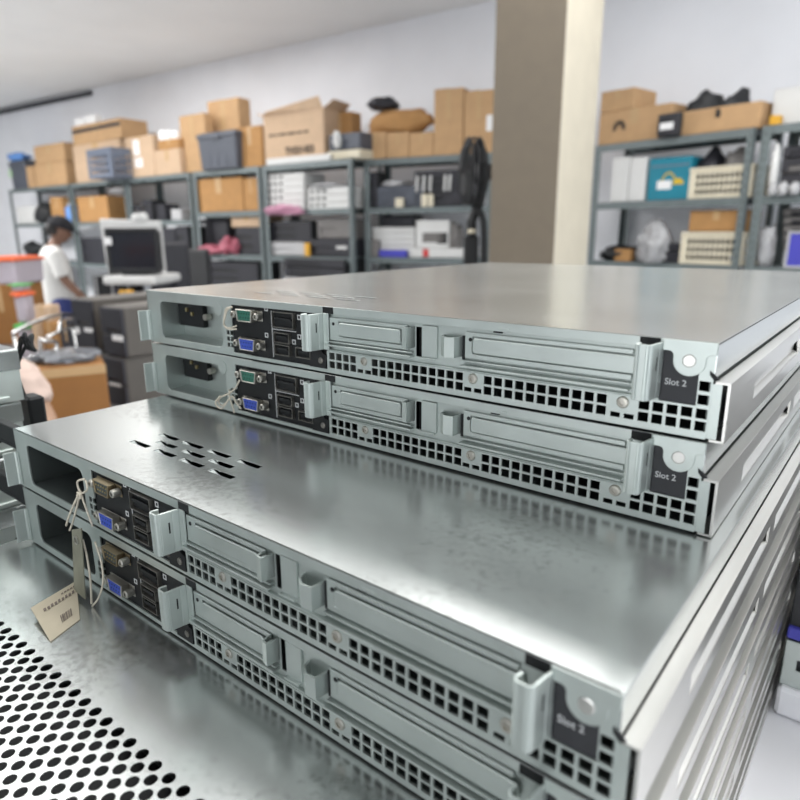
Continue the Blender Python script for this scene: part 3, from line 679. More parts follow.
# black server standing on the table right of the stack
bs = thing('black_server', 'black server with a steel corner bracket at the lower right', 'server', l_(444, 395, TT-27), LY)
b = MB(.001); b.plate(0, 440, 0, 190, [(16, 130, 20, 70), (16, 130, 82, 130), (16, 130, 140, 180)], 0, 2, lambda p, q, c: (p, c, q)); b.box(1, 439, 24, 380, 0, 190); b.build('case', M['dark'], bs, bevel=.001)
b = MB(.001)
for z in (45, 106, 160):
    b.tube([(20, -6, z-22), (20, -14, z-18), (20, -14, z+18), (20, -6, z+22)], 2.2, 6)
b.build('drive_handle', M['nickel'], bs)
b = MB(.001); b.plate(0, 40, 0, 42, [(10, 20, 16, 26)], -4, -2.4, lambda p, q, c: (p, c, q)); b.box(0, 1.5, -4, 30, 0, 42); b.build('corner_bracket', M['panel'], bs, bevel=.0006)
b = MB(.001); b.box(0, 10, -5, 4, 44, 54); b.build('release_tab', M['bluep'], bs, bevel=.001)
fs_ = thing('foam_slab', 'white foam slab under the black server right of the stack', 'foam', l_(444, 385, TT), LY)
b = MB(.001); b.box(0, 445, 0, 420, 0, 27); b.build('slab', mat('packing_foam', (.85, .85, .88), .9, var=.02), fs_, bevel=.003)

# ------------------------------------------------------------------ goods on the shelving
# right-hand unit
c1 = boxat(uR, 0, 596, 671, 108, 'tan carton with a dark petal logo on top of the right shelf', 'card', .33, group='cartons on top of the shelving')
lg = MB()
for k in range(8):
    a = math.radians(-12+204*k/7); cx, cz = c1['_w']*.30, c1['_h']*.48; ca, sa = math.cos(a), math.sin(a); R_ = .055
    pts = [(cx+ca*R_*t-sa*R_*wd, cz+sa*R_*t+ca*R_*wd) for t, wd in ((.3, 0), (.65, .19), (.95, .15), (1.0, 0), (.95, -.13), (.65, -.17))]
    lg.prism(pts, -.003, 0, lambda p, q, c: (p, c, q))
lg.build('petal_logo', M['inkd'], c1)
boxat(uR, 0, 595, 634, 90, 'tan carton standing on the carton with the petal logo', 'card', .3, on=c1, group='cartons on top of the shelving')
d = devat(uR, 0, 657, 679, 113, 'small black device with a white label on the right shelf top', 'dark', .05, -.05, rows=2, name='power_adapter', cat='adapter'); patch(d, .15, .75, .3, .6)
c2 = boxat(uR, 0, 681, 760, 106, 'low open tan carton of dark cables on the right shelf top', 'card', .33, open_=True, tape=False, group='cartons on top of the shelving')
for i, (x0, x1, yt, sd) in enumerate(((690, 722, 98, 3), (718, 752, 97, 5))):
    lumpat(uR, 0, x0, x1, yt, ('dark cable bundle in the left half of the low open carton', 'dark cable bundle in the right half of the low open carton')[i], 'cables', 'dark', 'cable_bundle', .17, sd, .6, dz=.02)
for i, (x0, x1) in enumerate(((611, 628), (629, 645))):
    w_ = boxat(uR, 1, x0, x1, 157, ('upright white box next to the pillar on the right shelf', 'upright white box touching the teal box')[i], 'white', .28, group='upright white boxes', tape=False)
tl = boxat(uR, 1, 648, 690, 157, 'teal printed box with a yellow swoosh and white label on the right shelf', 'teal', .28, .03, tape=False)
patch(tl, .24, .58, .26, .46)
w, h = tl['_w'], tl['_h']
b = MB(); b.sheet([(w*.34, h*.46), (w*.42, h*.60), (w*.53, h*.64), (w*.62, h*.56), (w*.66, h*.46)], h*.035, -.003, 0, lambda p, q, c: (p, c, q)); b.box(w*.62, w*.86, -.003, 0, h*.36, h*.44); b.box(w*.66, w*.80, -.003, 0, h*.44, h*.50); b.build('yellow_logo', M['yellow'], tl)
b = MB(); b.box(w*.05, w*.95, -.0015, 0, h*.78, h*.82); b.build('print_band', M['tote2'], tl)
def crateat(U, lev, x0, x1, yt, label, m='beige', depth=.3, back=.03, group=None):
    pos, w, h = U.spot(lev, x0, x1, yt, back); r = crate(label, w, depth, h, m, group); return put(r, pos, U.rz, h)
k1 = crateat(uR, 1, 690, 751, 166, 'ivory slotted crate of grey parts beside the teal box', group='ivory crates')
lumpat(uR, 1, 696, 726, 160, 'dark cable heap at the left of the upper ivory crate', 'cables', 'dark2', 'cable_bundle', .17, 8, .5, dz=.04)
lumpat(uR, 1, 722, 750, 155, 'grey-green bag bulging from the upper ivory crate', 'bag', 'grey', 'plastic_bag', .17, 9, .5, dz=.04)
k2 = crateat(uR, 2, 681, 742, 232, 'ivory slotted crate on the lower board under a tan carton', group='ivory crates')
lumpat(uR, 2, 686, 736, 229, 'dark cables filling the lower ivory crate', 'cables', 'dark2', 'cable_bundle', .16, 12, .3)
c3 = boxat(uR, 2, 689, 744, 210, 'flat tan carton lying on the lower ivory crate', 'card2', .26, .05, on=k2)
lumpat(uR, 2, 601, 640, 246, 'dark power tool lying on the lower right shelf near the pillar', 'tool', 'dark', 'power_tool', .14, 4, .6)
b_ = boxat(uR, 2, 614, 630, 249, 'small copper-coloured box beside the dark tool', 'card2', .06, .02, tape=False)
d1 = devat(uR, 2, 646, 679, 251, 'flat grey device under another beneath the clear bag', 'grey', .24, rows=1, name='media_player', cat='device', group='flat grey devices on the lower right shelf')
d2 = devat(uR, 2, 650, 680, 243, 'flat grey device lying on top of its twin by the lower crate', 'dark2', .22, rows=1, name='media_player', cat='device', on=d1, group='flat grey devices on the lower right shelf')
lumpat(uR, 2, 641, 671, 226, 'crumpled clear plastic bag on the lower right shelf', 'bag', 'clear', 'plastic_bag', .04, 21, .5)
# far right unit
fz = None
boxat(uF, 0, 770, 850, 84, 'white carton on top of the shelf at the right edge', 'white', .3, .1, tape=False)
boxat(uF, 0, 769, 779, 115, 'small ochre block on the shelf corner at the right edge', 'ochre', .06, .01, tape=False)
fz = None
for k in range(3):
    fz = devat(uF, 1, 779+2*k, 860, (172, 156, 143)[k], ('lowest', 'middle', 'upper')[k]+' dark equipment case on the right-edge shelf', ('dark', 'grey', 'dark2')[k], .33, rows=1, name='equipment_case', cat='equipment', on=fz, group='dark equipment cases at the right edge')
lumpat(uF, 1, 770, 778, 146, 'thin white bag hanging by the post at the right edge', 'bag', 'white', 'plastic_bag', .02, 31, .3)
for i, (x0, x1) in enumerate(((769, 777), (778, 788), (789, 800))): lumpat(uF, 1, x0, x1, 182, ('first', 'second', 'third')[i]+' pale plug from the post on the right-edge shelf', 'plug', 'lgrey', 'power_plug', -.03, 33+i, .4, group=None)
fz = None
for k in range(6):
    fz = devat(uF, 2, 783, 870, 252-9*k, ('lowest', 'second', 'third', 'fourth', 'fifth', 'topmost')[k]+' olive-dark slab counted upwards in the pile behind the blue tray', 'dark2', .3, .1, rows=1, name='equipment_case', cat='equipment', face='grey', on=fz, group='dark slabs behind the blue tray')
lumpat(uF, 2, 759, 776, 222, 'clear crumpled bag beside the post at the right edge', 'bag', 'clear', 'plastic_bag', .1, 37, .5)
tr = boxat(uF, 2, 787, 830, 232, 'blue box with a pale rim on the lower right-edge shelf', 'bluep', .05, .0, tape=False); b = MB(); w, h = tr['_w'], tr['_h']; b.plate(-.006, w, -.0, h+.006, [(.008, w-.01, .014, h-.008)], -.004, 0, lambda p, q, c: (p, c, q)); b.build('rim', M['lgrey'], tr)
# unit behind the fan
for i, (x0, x1) in enumerate(((362, 386), (386.5, 409), (409.5, 433.5))):
    cc = boxat(uB, 0, x0, x1, 132, ('left', 'middle', 'right')[i]+' of three equal tan cartons beneath the crumpled brown package', 'card', .32, group='three equal tan cartons'); c4 = cc if i == 1 else None or (c4 if i else cc)
pk = lumpat(uB, 0, 361, 434, 109, 'crumpled brown paper package lying across three tan cartons', 'package', 'card2', 'paper_package', .14, 41, .25, on=c4)
pos, w, h = uB.spot(0, 358, 396, 101, .14, on=c4)
o = lump('plastic_bag', 'black plastic bag on top of the crumpled brown package', 'bag', 'dark2', Vector(pos)+uB.u*w/2+Vector((0, 0, h*.72)), (w/2, .1, h*.2), 3, .4, 43)
boxat(uB, 0, 434, 463, 88, 'tall tan carton next to the crumpled brown package', 'card', .32)
r = boxat(uB, 0, 464, 493, 90, 'tall tan carton half hidden by the pillar', 'card', .32); patch(r, .78, .98, .35, .6)
devat(uB, 1, 363, 377, 172, 'black speaker box at the left end behind the fan', 'dark', .2, rows=2, name='speaker_box', cat='speaker')
pr = devat(uB, 1, 377, 424, 186, 'dark slate printer on the shelf left of the fan', 'tote', .33, rows=2, name='printer', cat='printer', face='tote')
lumpat(uB, 1, 384, 410, 180, 'pale cable coil lying on the dark slate printer', 'cables', 'lgrey', 'cable_coil', .14, 45, .5, on=pr)
boxat(uB, 1, 395, 403, 198, 'small cream carton in front of the slate printer', 'beige', .03, -.01, tape=False)
sw = devat(uB, 1, 414, 462, 170, 'tall black switch with white cables left of the fan', 'dark', .3, rows=4, name='network_switch', cat='switch')
b = MB()
for i, x in enumerate((.08, .22, .36, .66, .76)): b = MB(); b.tube(smooth_path([Vector((sw['_w']*x, -.004, sw['_h']*.85)), Vector((sw['_w']*(x+.01), -.02, sw['_h']*.7)), Vector((sw['_w']*(x-.01), -.012, sw['_h']*.42))], 4), .012, 6); b.build('patch_cable', M['white'], sw, smooth=True)
for i, (x0, x1) in enumerate(((421, 427), (428, 433))): boxat(uB, 1, x0, x1, 194, ('left', 'right')[i]+' small cream adapter before the tall black switch', 'beige', .02, -.005, tape=False, name='adapter', cat='adapter')
st = None
for k in range(5):
    st = boxat(uB, 2, 372, 415, 251-6*k, ('lowest', 'second', 'third', 'fourth', 'topmost')[k]+' flat white box counted upwards in the pile left of the fan', 'white', .26, .08, on=st, tape=False, group='pile of flat white boxes'); 
devat(uB, 2, 381, 414, 215, 'dark flat device on the pile of white boxes', 'dark2', .2, .1, on=st, rows=1, name='flat_device', cat='device')
boxat(uB, 2, 365, 378, 240, 'small grey box at the left of the white pile', 'grey', .06, .02, tape=False)
boxat(uB, 2, 379, 406, 250, 'flat blue box in front of the white pile', 'bluep', .05, .01, tape=False)
wb = boxat(uB, 2, 410, 470, 248, 'long flat white box with red print near the fan', 'white', .3, .04, tape=False); patch(wb, .22, .32, .1, .9, 'red', 'red_print')
w2 = boxat(uB, 2, 416, 449, 220, 'white carton with a grey picture on the flat white box', 'white', .24, .05, tape=False, on=wb); patch(w2, .2, .85, .2, .55, 'grey', 'printed_picture'); patch(w2, .65, .95, .15, .55, 'dark', 'dark_print')
lumpat(uB, 2, 448, 462, 222, 'grey cable coil right of the white carton', 'cables', 'grey', 'cable_coil', .12, 47, .5)
# unit with the perforated switches
oc = boxat(uM, 0, 264, 324, 112, 'large open tan carton with printed lines and raised flaps', 'card3', .33, .05, open_=True, tape=False)
w, h = oc['_w'], oc['_h']
for i, (pts) in enumerate(([(0, 0, h), (w, 0, h), (w*.97, -.03, h+.10), (w*.1, -.04, h+.03)], [(0, 0, h), (0, .3, h), (-.10, .28, h+.05), (-.11, .03, h+.04)], [(w, 0, h), (w, .3, h), (w+.09, .28, h+.06), (w+.10, .03, h+.07)], [(0, .33, h), (w, .33, h), (w*.96, .36, h+.09), (w*.1, .36, h+.07)])):
    p_ = [Vector(p) for p in pts]; card('flap', p_, M['card3'], oc, .005)
text('-- - --- ---- -- --', h*.19, M['inkd'], oc, (w*.10, -.002, h*.56), (math.pi/2, 0, 0), name='printed_line', depth=.0008, bold=.006)
text('TH231453', h*.19, M['inkd'], oc, (w*.36, -.002, h*.2), (math.pi/2, 0, 0), name='printed_code', depth=.0008, bold=.004)
kb = boxat(uM, 0, 266, 330, 156, 'thin white box along the shelf edge under the open carton', 'white', .05, -.0, tape=False)
boxat(uM, 0, 330, 351, 112, 'brown carton behind the open carton on the shelf top', 'card2', .16, .26)
cb = devat(uM, 0, 327, 360, 150, 'cream flat device under a slate box on the shelf top', 'beige', .24, .02, rows=1, name='flat_device', cat='device', face='beige')
sb = devat(uM, 0, 329, 360, 133, 'slate case with a white badge on the cream device', 'tote', .22, .03, on=cb, rows=1, name='equipment_case', cat='equipment', face='tote')
lumpat(uM, 0, 334, 341, 133, 'small white plug on the slate case', 'plug', 'white', 'power_plug', .01, 51, .3, on=cb, dz=.02)
def perf_switch(U, lev, x0, x1, yt, label, on, group):
    pos, w, h = U.spot(lev, x0, x1, yt, .03, on=on); r = thing('network_switch', label, 'switch', group=group)
    hs = [(w*(.05+.15*i), w*(.05+.15*i)+w*.09, h*.3, h*.7) for i in range(3)]
    b = MB(); b.plate(0, w, 0, h-.004, hs, 0, .01, lambda p, q, c: (p, c, q)); b.box(0, w, .02, .3, 0, h-.004); b.build('case', M['white'], r, bevel=.002)
    k = MB(); k.box(w*.03, w*.5, .010, .0185, h*.2, h*.8); k.build('port_bank', M['dark'], r); return put(r, pos, U.rz, h)
sk = None
for k in range(5): sk = perf_switch(uM, 1, 266, 304, 201-7*k, ('lowest', 'second', 'third', 'fourth', 'topmost')[k]+' white ported switch counted upwards in the five-high pile', sk, 'five-high pile of white switches')
sk = None
for k in range(3): sk = perf_switch(uM, 1, 308, 350, 202-7.5*k, ('lowest', 'middle', 'topmost')[k]+' white ported switch in the three-high pile beside the post', sk, 'three-high pile of white switches')
lumpat(uM, 1, 314, 348, 183, 'crumpled white bag on the three-high switch pile', 'bag', 'lgrey', 'plastic_bag', .12, 53, .5, on=sk)
pw = lump('bubble_wrap', 'pink bubble wrap hanging over the shelf edge under white switches', 'wrap', 'pink', hit(283, 215, uM.a+uM.n*-.03, uM.n), (.25, .06, .05), 4, .5, 55); pw.rotation_euler[2] = uM.rz
s1 = devat(uM, 2, 267, 306, 242, 'silver flat disc player at the left of the lower board', 'lgrey', .3, rows=1, name='disc_player', cat='player', face='lgrey')
devat(uM, 2, 270, 311, 221, 'black printer on the silver flat disc player', 'dark', .3, .05, on=s1, rows=2, name='printer', cat='printer')
s2 = devat(uM, 2, 302, 352, 239, 'dark scanner with a bright badge beside the silver player', 'dark2', .3, .04, rows=1, name='scanner', cat='scanner', lamp='white')
devat(uM, 2, 317, 350, 219, 'brown-grey case lying on the dark scanner', 'grey', .28, .06, on=s2, rows=1, name='equipment_case', cat='equipment', face='grey')
boxat(uM, 2, 304, 309, 243, 'tiny ochre block between silver player and dark scanner', 'ochre', .03, -.0, tape=False)
s3 = None
for k in range(4): s3 = devat(uM, 3, 284, 344, (288, 278, 268, 259)[k], ('bottom', 'second', 'third', 'top')[k]+' black rack unit of the pile low behind the stacked servers', 'dark', .34, -.05, on=s3, rows=2, name='rack_unit', cat='equipment', face='lgrey' if k == 1 else 'dark2', group='pile of black rack units')
# unit with the tan cartons and red cables
tt = None
pos, w, h = uN.spot(0, 198, 236, 131, -.06); tt = put(tote('slate plastic tote with a lid on the shelf top', w, .25, h), pos, uN.rz, h)
boxat(uN, 0, 207, 240, 99, 'tall tan carton standing behind the slate tote', 'card', .17, .27)
boxat(uN, 0, 238, 262, 126, 'tan carton between the slate tote and the open carton', 'card2', .33)
boxat(uN, 1, 195, 243, 178, 'wide tan carton on the second board under the slate tote', 'card2', .33)
boxat(uN, 1, 244, 258, 178, 'narrow tan carton beside the wide one under the slate tote', 'card2', .33)
devat(uN, 2, 196, 228, 217, 'grey cathode monitor on the third board over red cables', 'dark2', .3, .12, rows=1, name='monitor', cat='monitor')
p1 = devat(uN, 2, 236, 262, 227, 'black printer under a pinkish flat carton', 'dark', .33, rows=2, name='printer', cat='printer')
boxat(uN, 2, 231, 262, 215, 'pinkish flat carton on the black printer', 'card3', .3, .05, on=p1)
for i, (x0, x1, yt) in enumerate(((199, 222, 245), (222, 232, 237), (233, 240, 239))):
    lumpat(uN, 2, x0, x1, yt, ('red cable heap at the left of the third board', 'upright red cable coil beside the pale blue bit', 'short red cable coil next to the black printer')[i], 'cables', 'redc', 'cable_coil', .03, 60+i, .5)
dk_ = devat(uN, 3, 208, 258, 262, 'wide black cabinet low on the shelf below the red cables', 'dark', .33, rows=3, name='equipment_cabinet', cat='cabinet')
# unit behind the white machine
boxat(uO, 0, 181, 206, 114, 'tall tan carton left of the slate tote', 'card', .12, .1)
o1 = boxat(uO, 0, 155, 180, 149, 'low tan carton under a smaller one with white foam', 'card3', .33)
o2_ = boxat(uO, 0, 158, 179, 139, 'small tan carton carrying white foam bits', 'card2', .28, .04, on=o1)
for i, x in enumerate((158, 164, 171)):
    f = boxat(uO, 0, x, x+5, 130, ('left', 'middle', 'right')[i]+' white foam bit on the small tan carton', 'foam', .08, .06, on=o2_, tape=False, name='foam_block', cat='foam', group='white foam bits')
o3 = boxat(uO, 0, 124, 154, 136, 'tan carton with two white labels near the blue-grey crate', 'card3', .33); patch(o3, .3, .52, .55, .92); patch(o3, .3, .58, .25, .48)
for i, (x0, x1, yt) in enumerate(((128, 141, 205), (143, 152, 200), (156, 165, 204))): devat(uO, 1, x0, x1, yt, ('grey', 'black', 'charcoal')[i]+' small device behind the white office machine', ('grey', 'dark', 'dark2')[i], .2, rows=2, name='small_device', cat='device')
boxat(uO, 1, 171, 181, 209, 'pale blue box on the second board near the tan cartons', 'lgrey', .2, tape=False)
devat(uO, 2, 160, 176, 228, 'dark computer case on the third board right of the black monitor', 'dark2', .3, rows=3)
devat(uO, 2, 177, 189, 226, 'black computer case against the post right of the black monitor', 'dark', .3, rows=3)
# units at the left
p2 = boxat(uP, 0, 74, 121, 142, 'large tan carton under a banded one at the upper left', 'card3', .36, .06)
p3 = boxat(uP, 0, 72, 121, 122, 'large tan carton with a dark band, topmost at the upper left', 'card', .36, .06, on=p2); patch(p3, -.0, 1, .62, .8, 'dark2', 'dark_band')
for i, x in enumerate((74, 85)): boxat(uP, 0, x, x+10, 115+3*(1-i), ('left', 'right')[i]+' white foam block on the banded carton', 'foam', .1, .1, on=p3, tape=False, name='foam_block', cat='foam', group='white foam blocks')
pos, w, h = uP.spot(0, 88, 112, 147, -.28); 
kk = crate('blue-grey slotted crate in front of the large tan carton', w, .26, h, 'tote2'); put(kk, uP.spot(0, 88, 112, 147, -.22)[0], uP.rz, h)
boxat(uP, 1, 78, 108, 196, 'brown carton on the second board right of the blue bottle', 'card2', .3)
devat(uP, 2, 82, 104, 238, 'dark case low on the shelf behind the cap', 'dark2', .3, rows=2)
q0 = tote('dark slate tote at the far upper left', *[uQ.spot(0, 10, 26, 160, .03)[1], .3, uQ.spot(0, 10, 26, 160, .03)[2]]); put(q0, uQ.spot(0, 10, 26, 160, .03)[0], uQ.rz, uQ.spot(0, 10, 26, 160, .03)[2])
b = MB(); b.box(.0, .09, -.012, -.009, .18, .28); b.build('green_sticker', mat('green_sticker', (.5, .72, .45), .6), q0)
lumpat(uQ, 0, 12, 26, 153, 'blue bag lying on the dark slate tote', 'bag', 'sky', 'plastic_bag', .12, 71, .5, on=q0)
boxat(uQ, 0, 27, 34, 166, 'small tan carton beside the dark slate tote', 'card', .2)
q1 = boxat(uQ, 0, 35, 66, 162, 'tan carton at the bottom of the two beside the slate tote', 'card', .34)
boxat(uQ, 0, 34, 64, 144, 'tan carton with yellowish tape on another beside the slate tote', 'card', .34, on=q1)
boxat(uQ, 1, 17, 37, 206, 'white box on the second board at the far left', 'white', .3, tape=False)
lumpat(uQ, 1, 40, 51, 203, 'black bag on the second board behind the cap', 'bag', 'dark', 'cloth_bag', .15, 73, .4)
boxat(uQ, 1, 51, 63, 197, 'small brown carton on the second board above the cap', 'card2', .25)
bt = thing('plastic_bottle', 'light blue plastic bottle on the second board above the cap brim', 'bottle'); pos, w, h = uQ.spot(1, 63, 70, 203, .02)
b = MB(); b.lathe([(w*.42, 0), (w*.5, .02), (w*.5, h*.75), (w*.3, h*.86), (w*.28, h*.9)], 14); b.build('bottle_body', M['sky'], bt, smooth=True); b = MB(); b.lathe([(w*.32, h*.9), (w*.32, h)], 12); b.build('bottle_cap', M['white'], bt)
bt.location = Vector(pos)+uQ.u*w/2+uQ.n*w/2
lumpat(uQ, 2, 15, 42, 241, 'black bags heaped on the third board at the far left', 'bag', 'dark', 'cloth_bag', .15, 75, .4)
devat(uQ, 3, 17, 34, 272, 'black case on the low board at the far left', 'dark2', .3, rows=2)
boxat(uQ, 3, 35, 46, 275, 'white carton on the low board behind the person in white', 'white', .25)

# ------------------------------------------------------------------ pedestal fan before the pillar
fan = thing('pedestal_fan', 'black pedestal fan seen edge-on left of the pillar', 'fan', (P(472, 200, 4.6).x, 4.6, 0))
fz_ = P(472, 172, 4.6).z; fl_ = fan.location
ax = Vector((.985, .10, 0)).normalized(); sd = Vector((-ax.y, ax.x, 0)); R_ = .215
g = MB()
for off in (-.06, 0, .06):
    g.tube([ax*off*.6+sd*R_*math.cos(a)+Vector((0, 0, fz_+R_*math.sin(a))) for a in [2*math.pi*k/28 for k in range(29)]], .009, 6)
for k in range(60):
    a = 2*math.pi*k/60; e = sd*math.cos(a)+Vector((0, 0, math.sin(a)))
    for off in (-.07, .07): g.tube([ax*off*1.1+e*.03+Vector((0, 0, fz_)), ax*off+e*R_*.7+Vector((0, 0, fz_)), ax*off*.5+e*R_+Vector((0, 0, fz_))], .005, 4)
g.build('cage', M['dark'], fan)
bl = MB()
for k in range(4):
    a = math.pi/2*k+.3; e = sd*math.cos(a)+Vector((0, 0, math.sin(a))); t = sd*-math.sin(a)+Vector((0, 0, math.cos(a))); z = Vector((0, 0, fz_))
    bl.add([z+e*.03, z+e*R_*.85-t*.02-ax*.02, z+e*R_*.85+t*.10+ax*.025, z+e*.03+t*.03, z+e*.03+ax*.004, z+e*R_*.85-t*.02-ax*.016, z+e*R_*.85+t*.10+ax*.029, z+e*.03+t*.03+ax*.004], [(0,1,2,3),(7,6,5,4),(0,4,5,1),(1,5,6,2),(2,6,7,3),(3,7,4,0)])
bl.build('fan_blades', M['dark2'], fan)
m_ = MB(); m_.tube([ax*.06+Vector((0, 0, fz_)), ax*.10+Vector((0, 0, fz_)), ax*.19+Vector((0, 0, fz_))], .055, 12, rr=[.05, .058, .04]); m_.build('motor_housing', M['dark'], fan, smooth=False)
m_ = MB(); m_.tube([(ax*.08+Vector((0, 0, fz_-.05))), ax*.05+Vector((0, 0, fz_-.2)), Vector((0, 0, fz_-.32)), Vector((0, 0, .03))], .036, 10); m_.build('pole', M['dark'], fan)
m_ = MB(); m_.lathe([(.22, 0), (.22, .02), (.06, .045), (.03, .06)], 24); m_.build('base', M['dark'], fan)
m_ = MB(); m_.box(-.05, .05, -.04, .04, fz_-.62, fz_-.42); m_.build('control_box', M['dark'], fan, bevel=.01)
m_ = MB(); m_.tube(smooth_path([Vector((.02, -.03, fz_-.25)), Vector((.075, -.04, fz_-.32)), Vector((.085, -.05, fz_-.7)), Vector((.08, -.04, .4)), Vector((.06, 0, .05))]), .026, 6); m_.build('power_cord', M['dark'], fan, smooth=True)
m_ = MB(); m_.lathe([(.03, 0), (.03, .02), (.02, .025)], 12, (0, -.045, fz_-.4), lambda x, y, z: (x, y, z)); m_.build('height_knob', M['beige'], fan)

# ------------------------------------------------------------------ back bench with clutter at the left
BZ = 0.885
bn = thing('workbench', 'dark laminate bench crowded with boxes at the left', 'table', (-1.9, 2.9, 0))
b = MB(); b.box(-1.35, 1.05, -1.02, 1.35, BZ-.03, BZ); b.build('bench_top', M['wood'], bn, bevel=.004)
for x in (-1.25, .95):
    for y in (-.95, 1.25): b = MB(); b.box(x-.025, x+.025, y-.025, y+.025, 0, BZ-.03); b.build('leg', M['shelf'], bn)
def ups(label, x, y, d, w=.135, h=.168, dep=.36, z=BZ, m='dark2', rz=RZ, lab=(), group='black power supply towers'):
    r = thing('power_backup_unit', label, 'power supply', group=group); b = MB(); b.box(0, w, .01, dep, 0, h); b.build('case', M['taupe'], r, bevel=.008, seg=2)
    f = MB(); f.box(.002, w-.002, 0, .012, .004, h*.42); f.plate(.002, w-.002, h*.45, h-.004, [(w*.25, w*.8, h*.5, h*.56)], 0, .012, lambda p, q, c: (p, c, q)); f.build('front_panel', M[m], r, bevel=.004, seg=2)
    for a in lab: k = MB(); k.box(w*a[0], w*a[1], -.002, .001, h*a[2], h*a[3]); k.build('paper_label', M['label'], r)
    p = P(x, y, d); r.location = (p.x, p.y, z); r.rotation_euler = (0, 0, rz); r['_top'] = z+h; return r
uh = P(100, 305, 2.3).z; hh = (uh-BZ)/2
a1 = ups('lower black power unit in front of the server handles', 103, 380, 2.3, h=hh, lab=((.3, .8, .42, .47),))
a2 = ups('upper black power unit with one white label nearest the servers', 101, 330, 2.3, h=hh-.002, z=BZ+hh, lab=((.5, .95, .34, .45),))
a3 = ups('lower black power unit behind the film-wrapped carton', 80, 380, 2.46, h=hh)
a4 = ups('upper black power unit with two white labels', 74, 330, 2.46, h=hh+.01, z=BZ+hh, lab=((.02, .3, .30, .42), (.55, .95, .36, .44)))
p = P(66, 372, 1.95); fc = thing('cardboard_box', 'brown carton with film-wrapped black parts on top at the left', 'box', (p.x-.105, p.y-.04, BZ), .50)
RF = Matrix.Rotation(.50, 3, 'Z')
hc = P(70, 368, 1.95).z-BZ
b = MB(); b.box(0, .225, 0, .25, 0, hc); b.build('box_body', M['card4'], fc, bevel=.004); b = MB(); b.box(.004, .221, .12, .125, hc, hc+.002); b.box(-.001, .226, -.0012, 0, hc-.03, hc-.002); b.build('packing_tape', M['tape'], fc)
cx = Vector(fc.location)
for i, (x, y, rx, ry, sd_) in enumerate(((.07, .15, .05, .06, 81), (.15, .10, .05, .05, 83))):
    o = lump('equipment_part', ('dark part at the left', 'dark part at the right')[i]+' under film on the brown carton', 'part', 'dark', cx+RF @ Vector((x, y, hc+.003)), (rx, ry, .012), 3, .3, sd_)
o = lump('stretch_film', 'glossy clear film over the parts on the brown carton', 'film', 'film', cx+RF @ Vector((.112, .125, hc+.002)), (.105, .112, .018), 4, .35, 85); o.rotation_euler[2] = .5
# tubs and cartons farther left
def stand(label, x0, x1, yt, d, m='card2', z=BZ, dep=.3, rz=0, kind='carton', lid=None, group=None, yb=None):
    p0, p1 = P(x0, (yt+320)/2, d), P(x1, (yt+320)/2, d); w = p1.x-p0.x; h = P(x0, yt, d).z-z
    r = carton(label, w, dep, h, m, group) if kind == 'carton' else tote(label, w, dep, h, m, lid, 'storage_tub', 'tub', group)
    r['_w'] = w; r['_h'] = h; return put(r, (p0.x, d, z), rz, h)
t0 = stand('orange-brown carton under the orange-lidded tub at the left edge', -14, 16, 285, 3.6, 'card4')
stand('translucent tub with an orange lid on the brown carton', -16, 18, 257, 3.6, 'tub', t0['_top'], kind='tub', lid='orange')
t1 = stand('pale tub with a green lid at the bottom of the narrow stack', 15, 27, 323, 3.2, 'tub', kind='tub', lid='greenp', dep=.08)
t2 = stand('narrow translucent tub with an orange lid in the stack', 14, 26, 291, 3.2, 'tub', t1['_top'], kind='tub', lid='orange', dep=.08)
t3 = stand('shallow green-lidded tub on top of the narrow stack', 12, 25, 284.5, 3.2, 'tub', t2['_top'], kind='tub', lid='greenp', dep=.08)
e1 = stand('brown carton behind the chrome trolley', 38, 57, 322, 3.1, 'card2', dep=.12)
stand('pale brown carton tilted on the brown one behind the trolley', 34, 50, 306, 3.1, 'card3', e1['_top'], dep=.1)
stand('narrow pale carton beside the narrow tub stack', 30, 36, 321, 3.05, 'card3', dep=.1)
stand('dark carton behind the black power units', 58, 70, 320, 2.95, 'dark2', dep=.15)
# chrome trolley
ty_ = thing('hand_trolley', 'chrome tube trolley frame before the brown cartons', 'trolley', (P(40, 320, 2.2).x, 2.2, 0)); tl_ = ty_.location
b = MB(); w_ = lambda x, y, d: P(x, y, d)-tl_
b.tube(smooth_path([w_(14, 336, 2.0), w_(16, 331, 2.0), w_(40, 320, 2.12), w_(60, 314.5, 2.3), w_(73, 315, 2.42)]), .006, 8); b.build('handle_tube', M['chrome'], ty_, smooth=True)
b = MB(); b.tube([w_(47, 337, 2.1), w_(73, 326, 2.42)], .0055, 8); b.tube([w_(62, 316, 2.32), w_(58, 332, 2.22)], .0045, 8); b.build('brace_tube', M['chrome'], ty_, smooth=True)
b = MB(); b.tube(smooth_path([w_(40, 352, 2.05), w_(40, 340, 2.05), w_(45, 341, 2.05), w_(56, 342, 2.1), w_(56, 349, 2.1), w_(51, 352, 2.08)]), .006, 8); b.build('hook_tube', M['chrome'], ty_, smooth=True)
for x, y, d in ((73, 326, 2.42), (40, 352, 2.05), (14, 336, 2.0)): b = MB(); e_ = w_(x, y, d); b.tube([e_, Vector((e_.x+.01, e_.y, BZ))], .006, 8); b.build('foot_tube', M['chrome'], ty_, smooth=True)
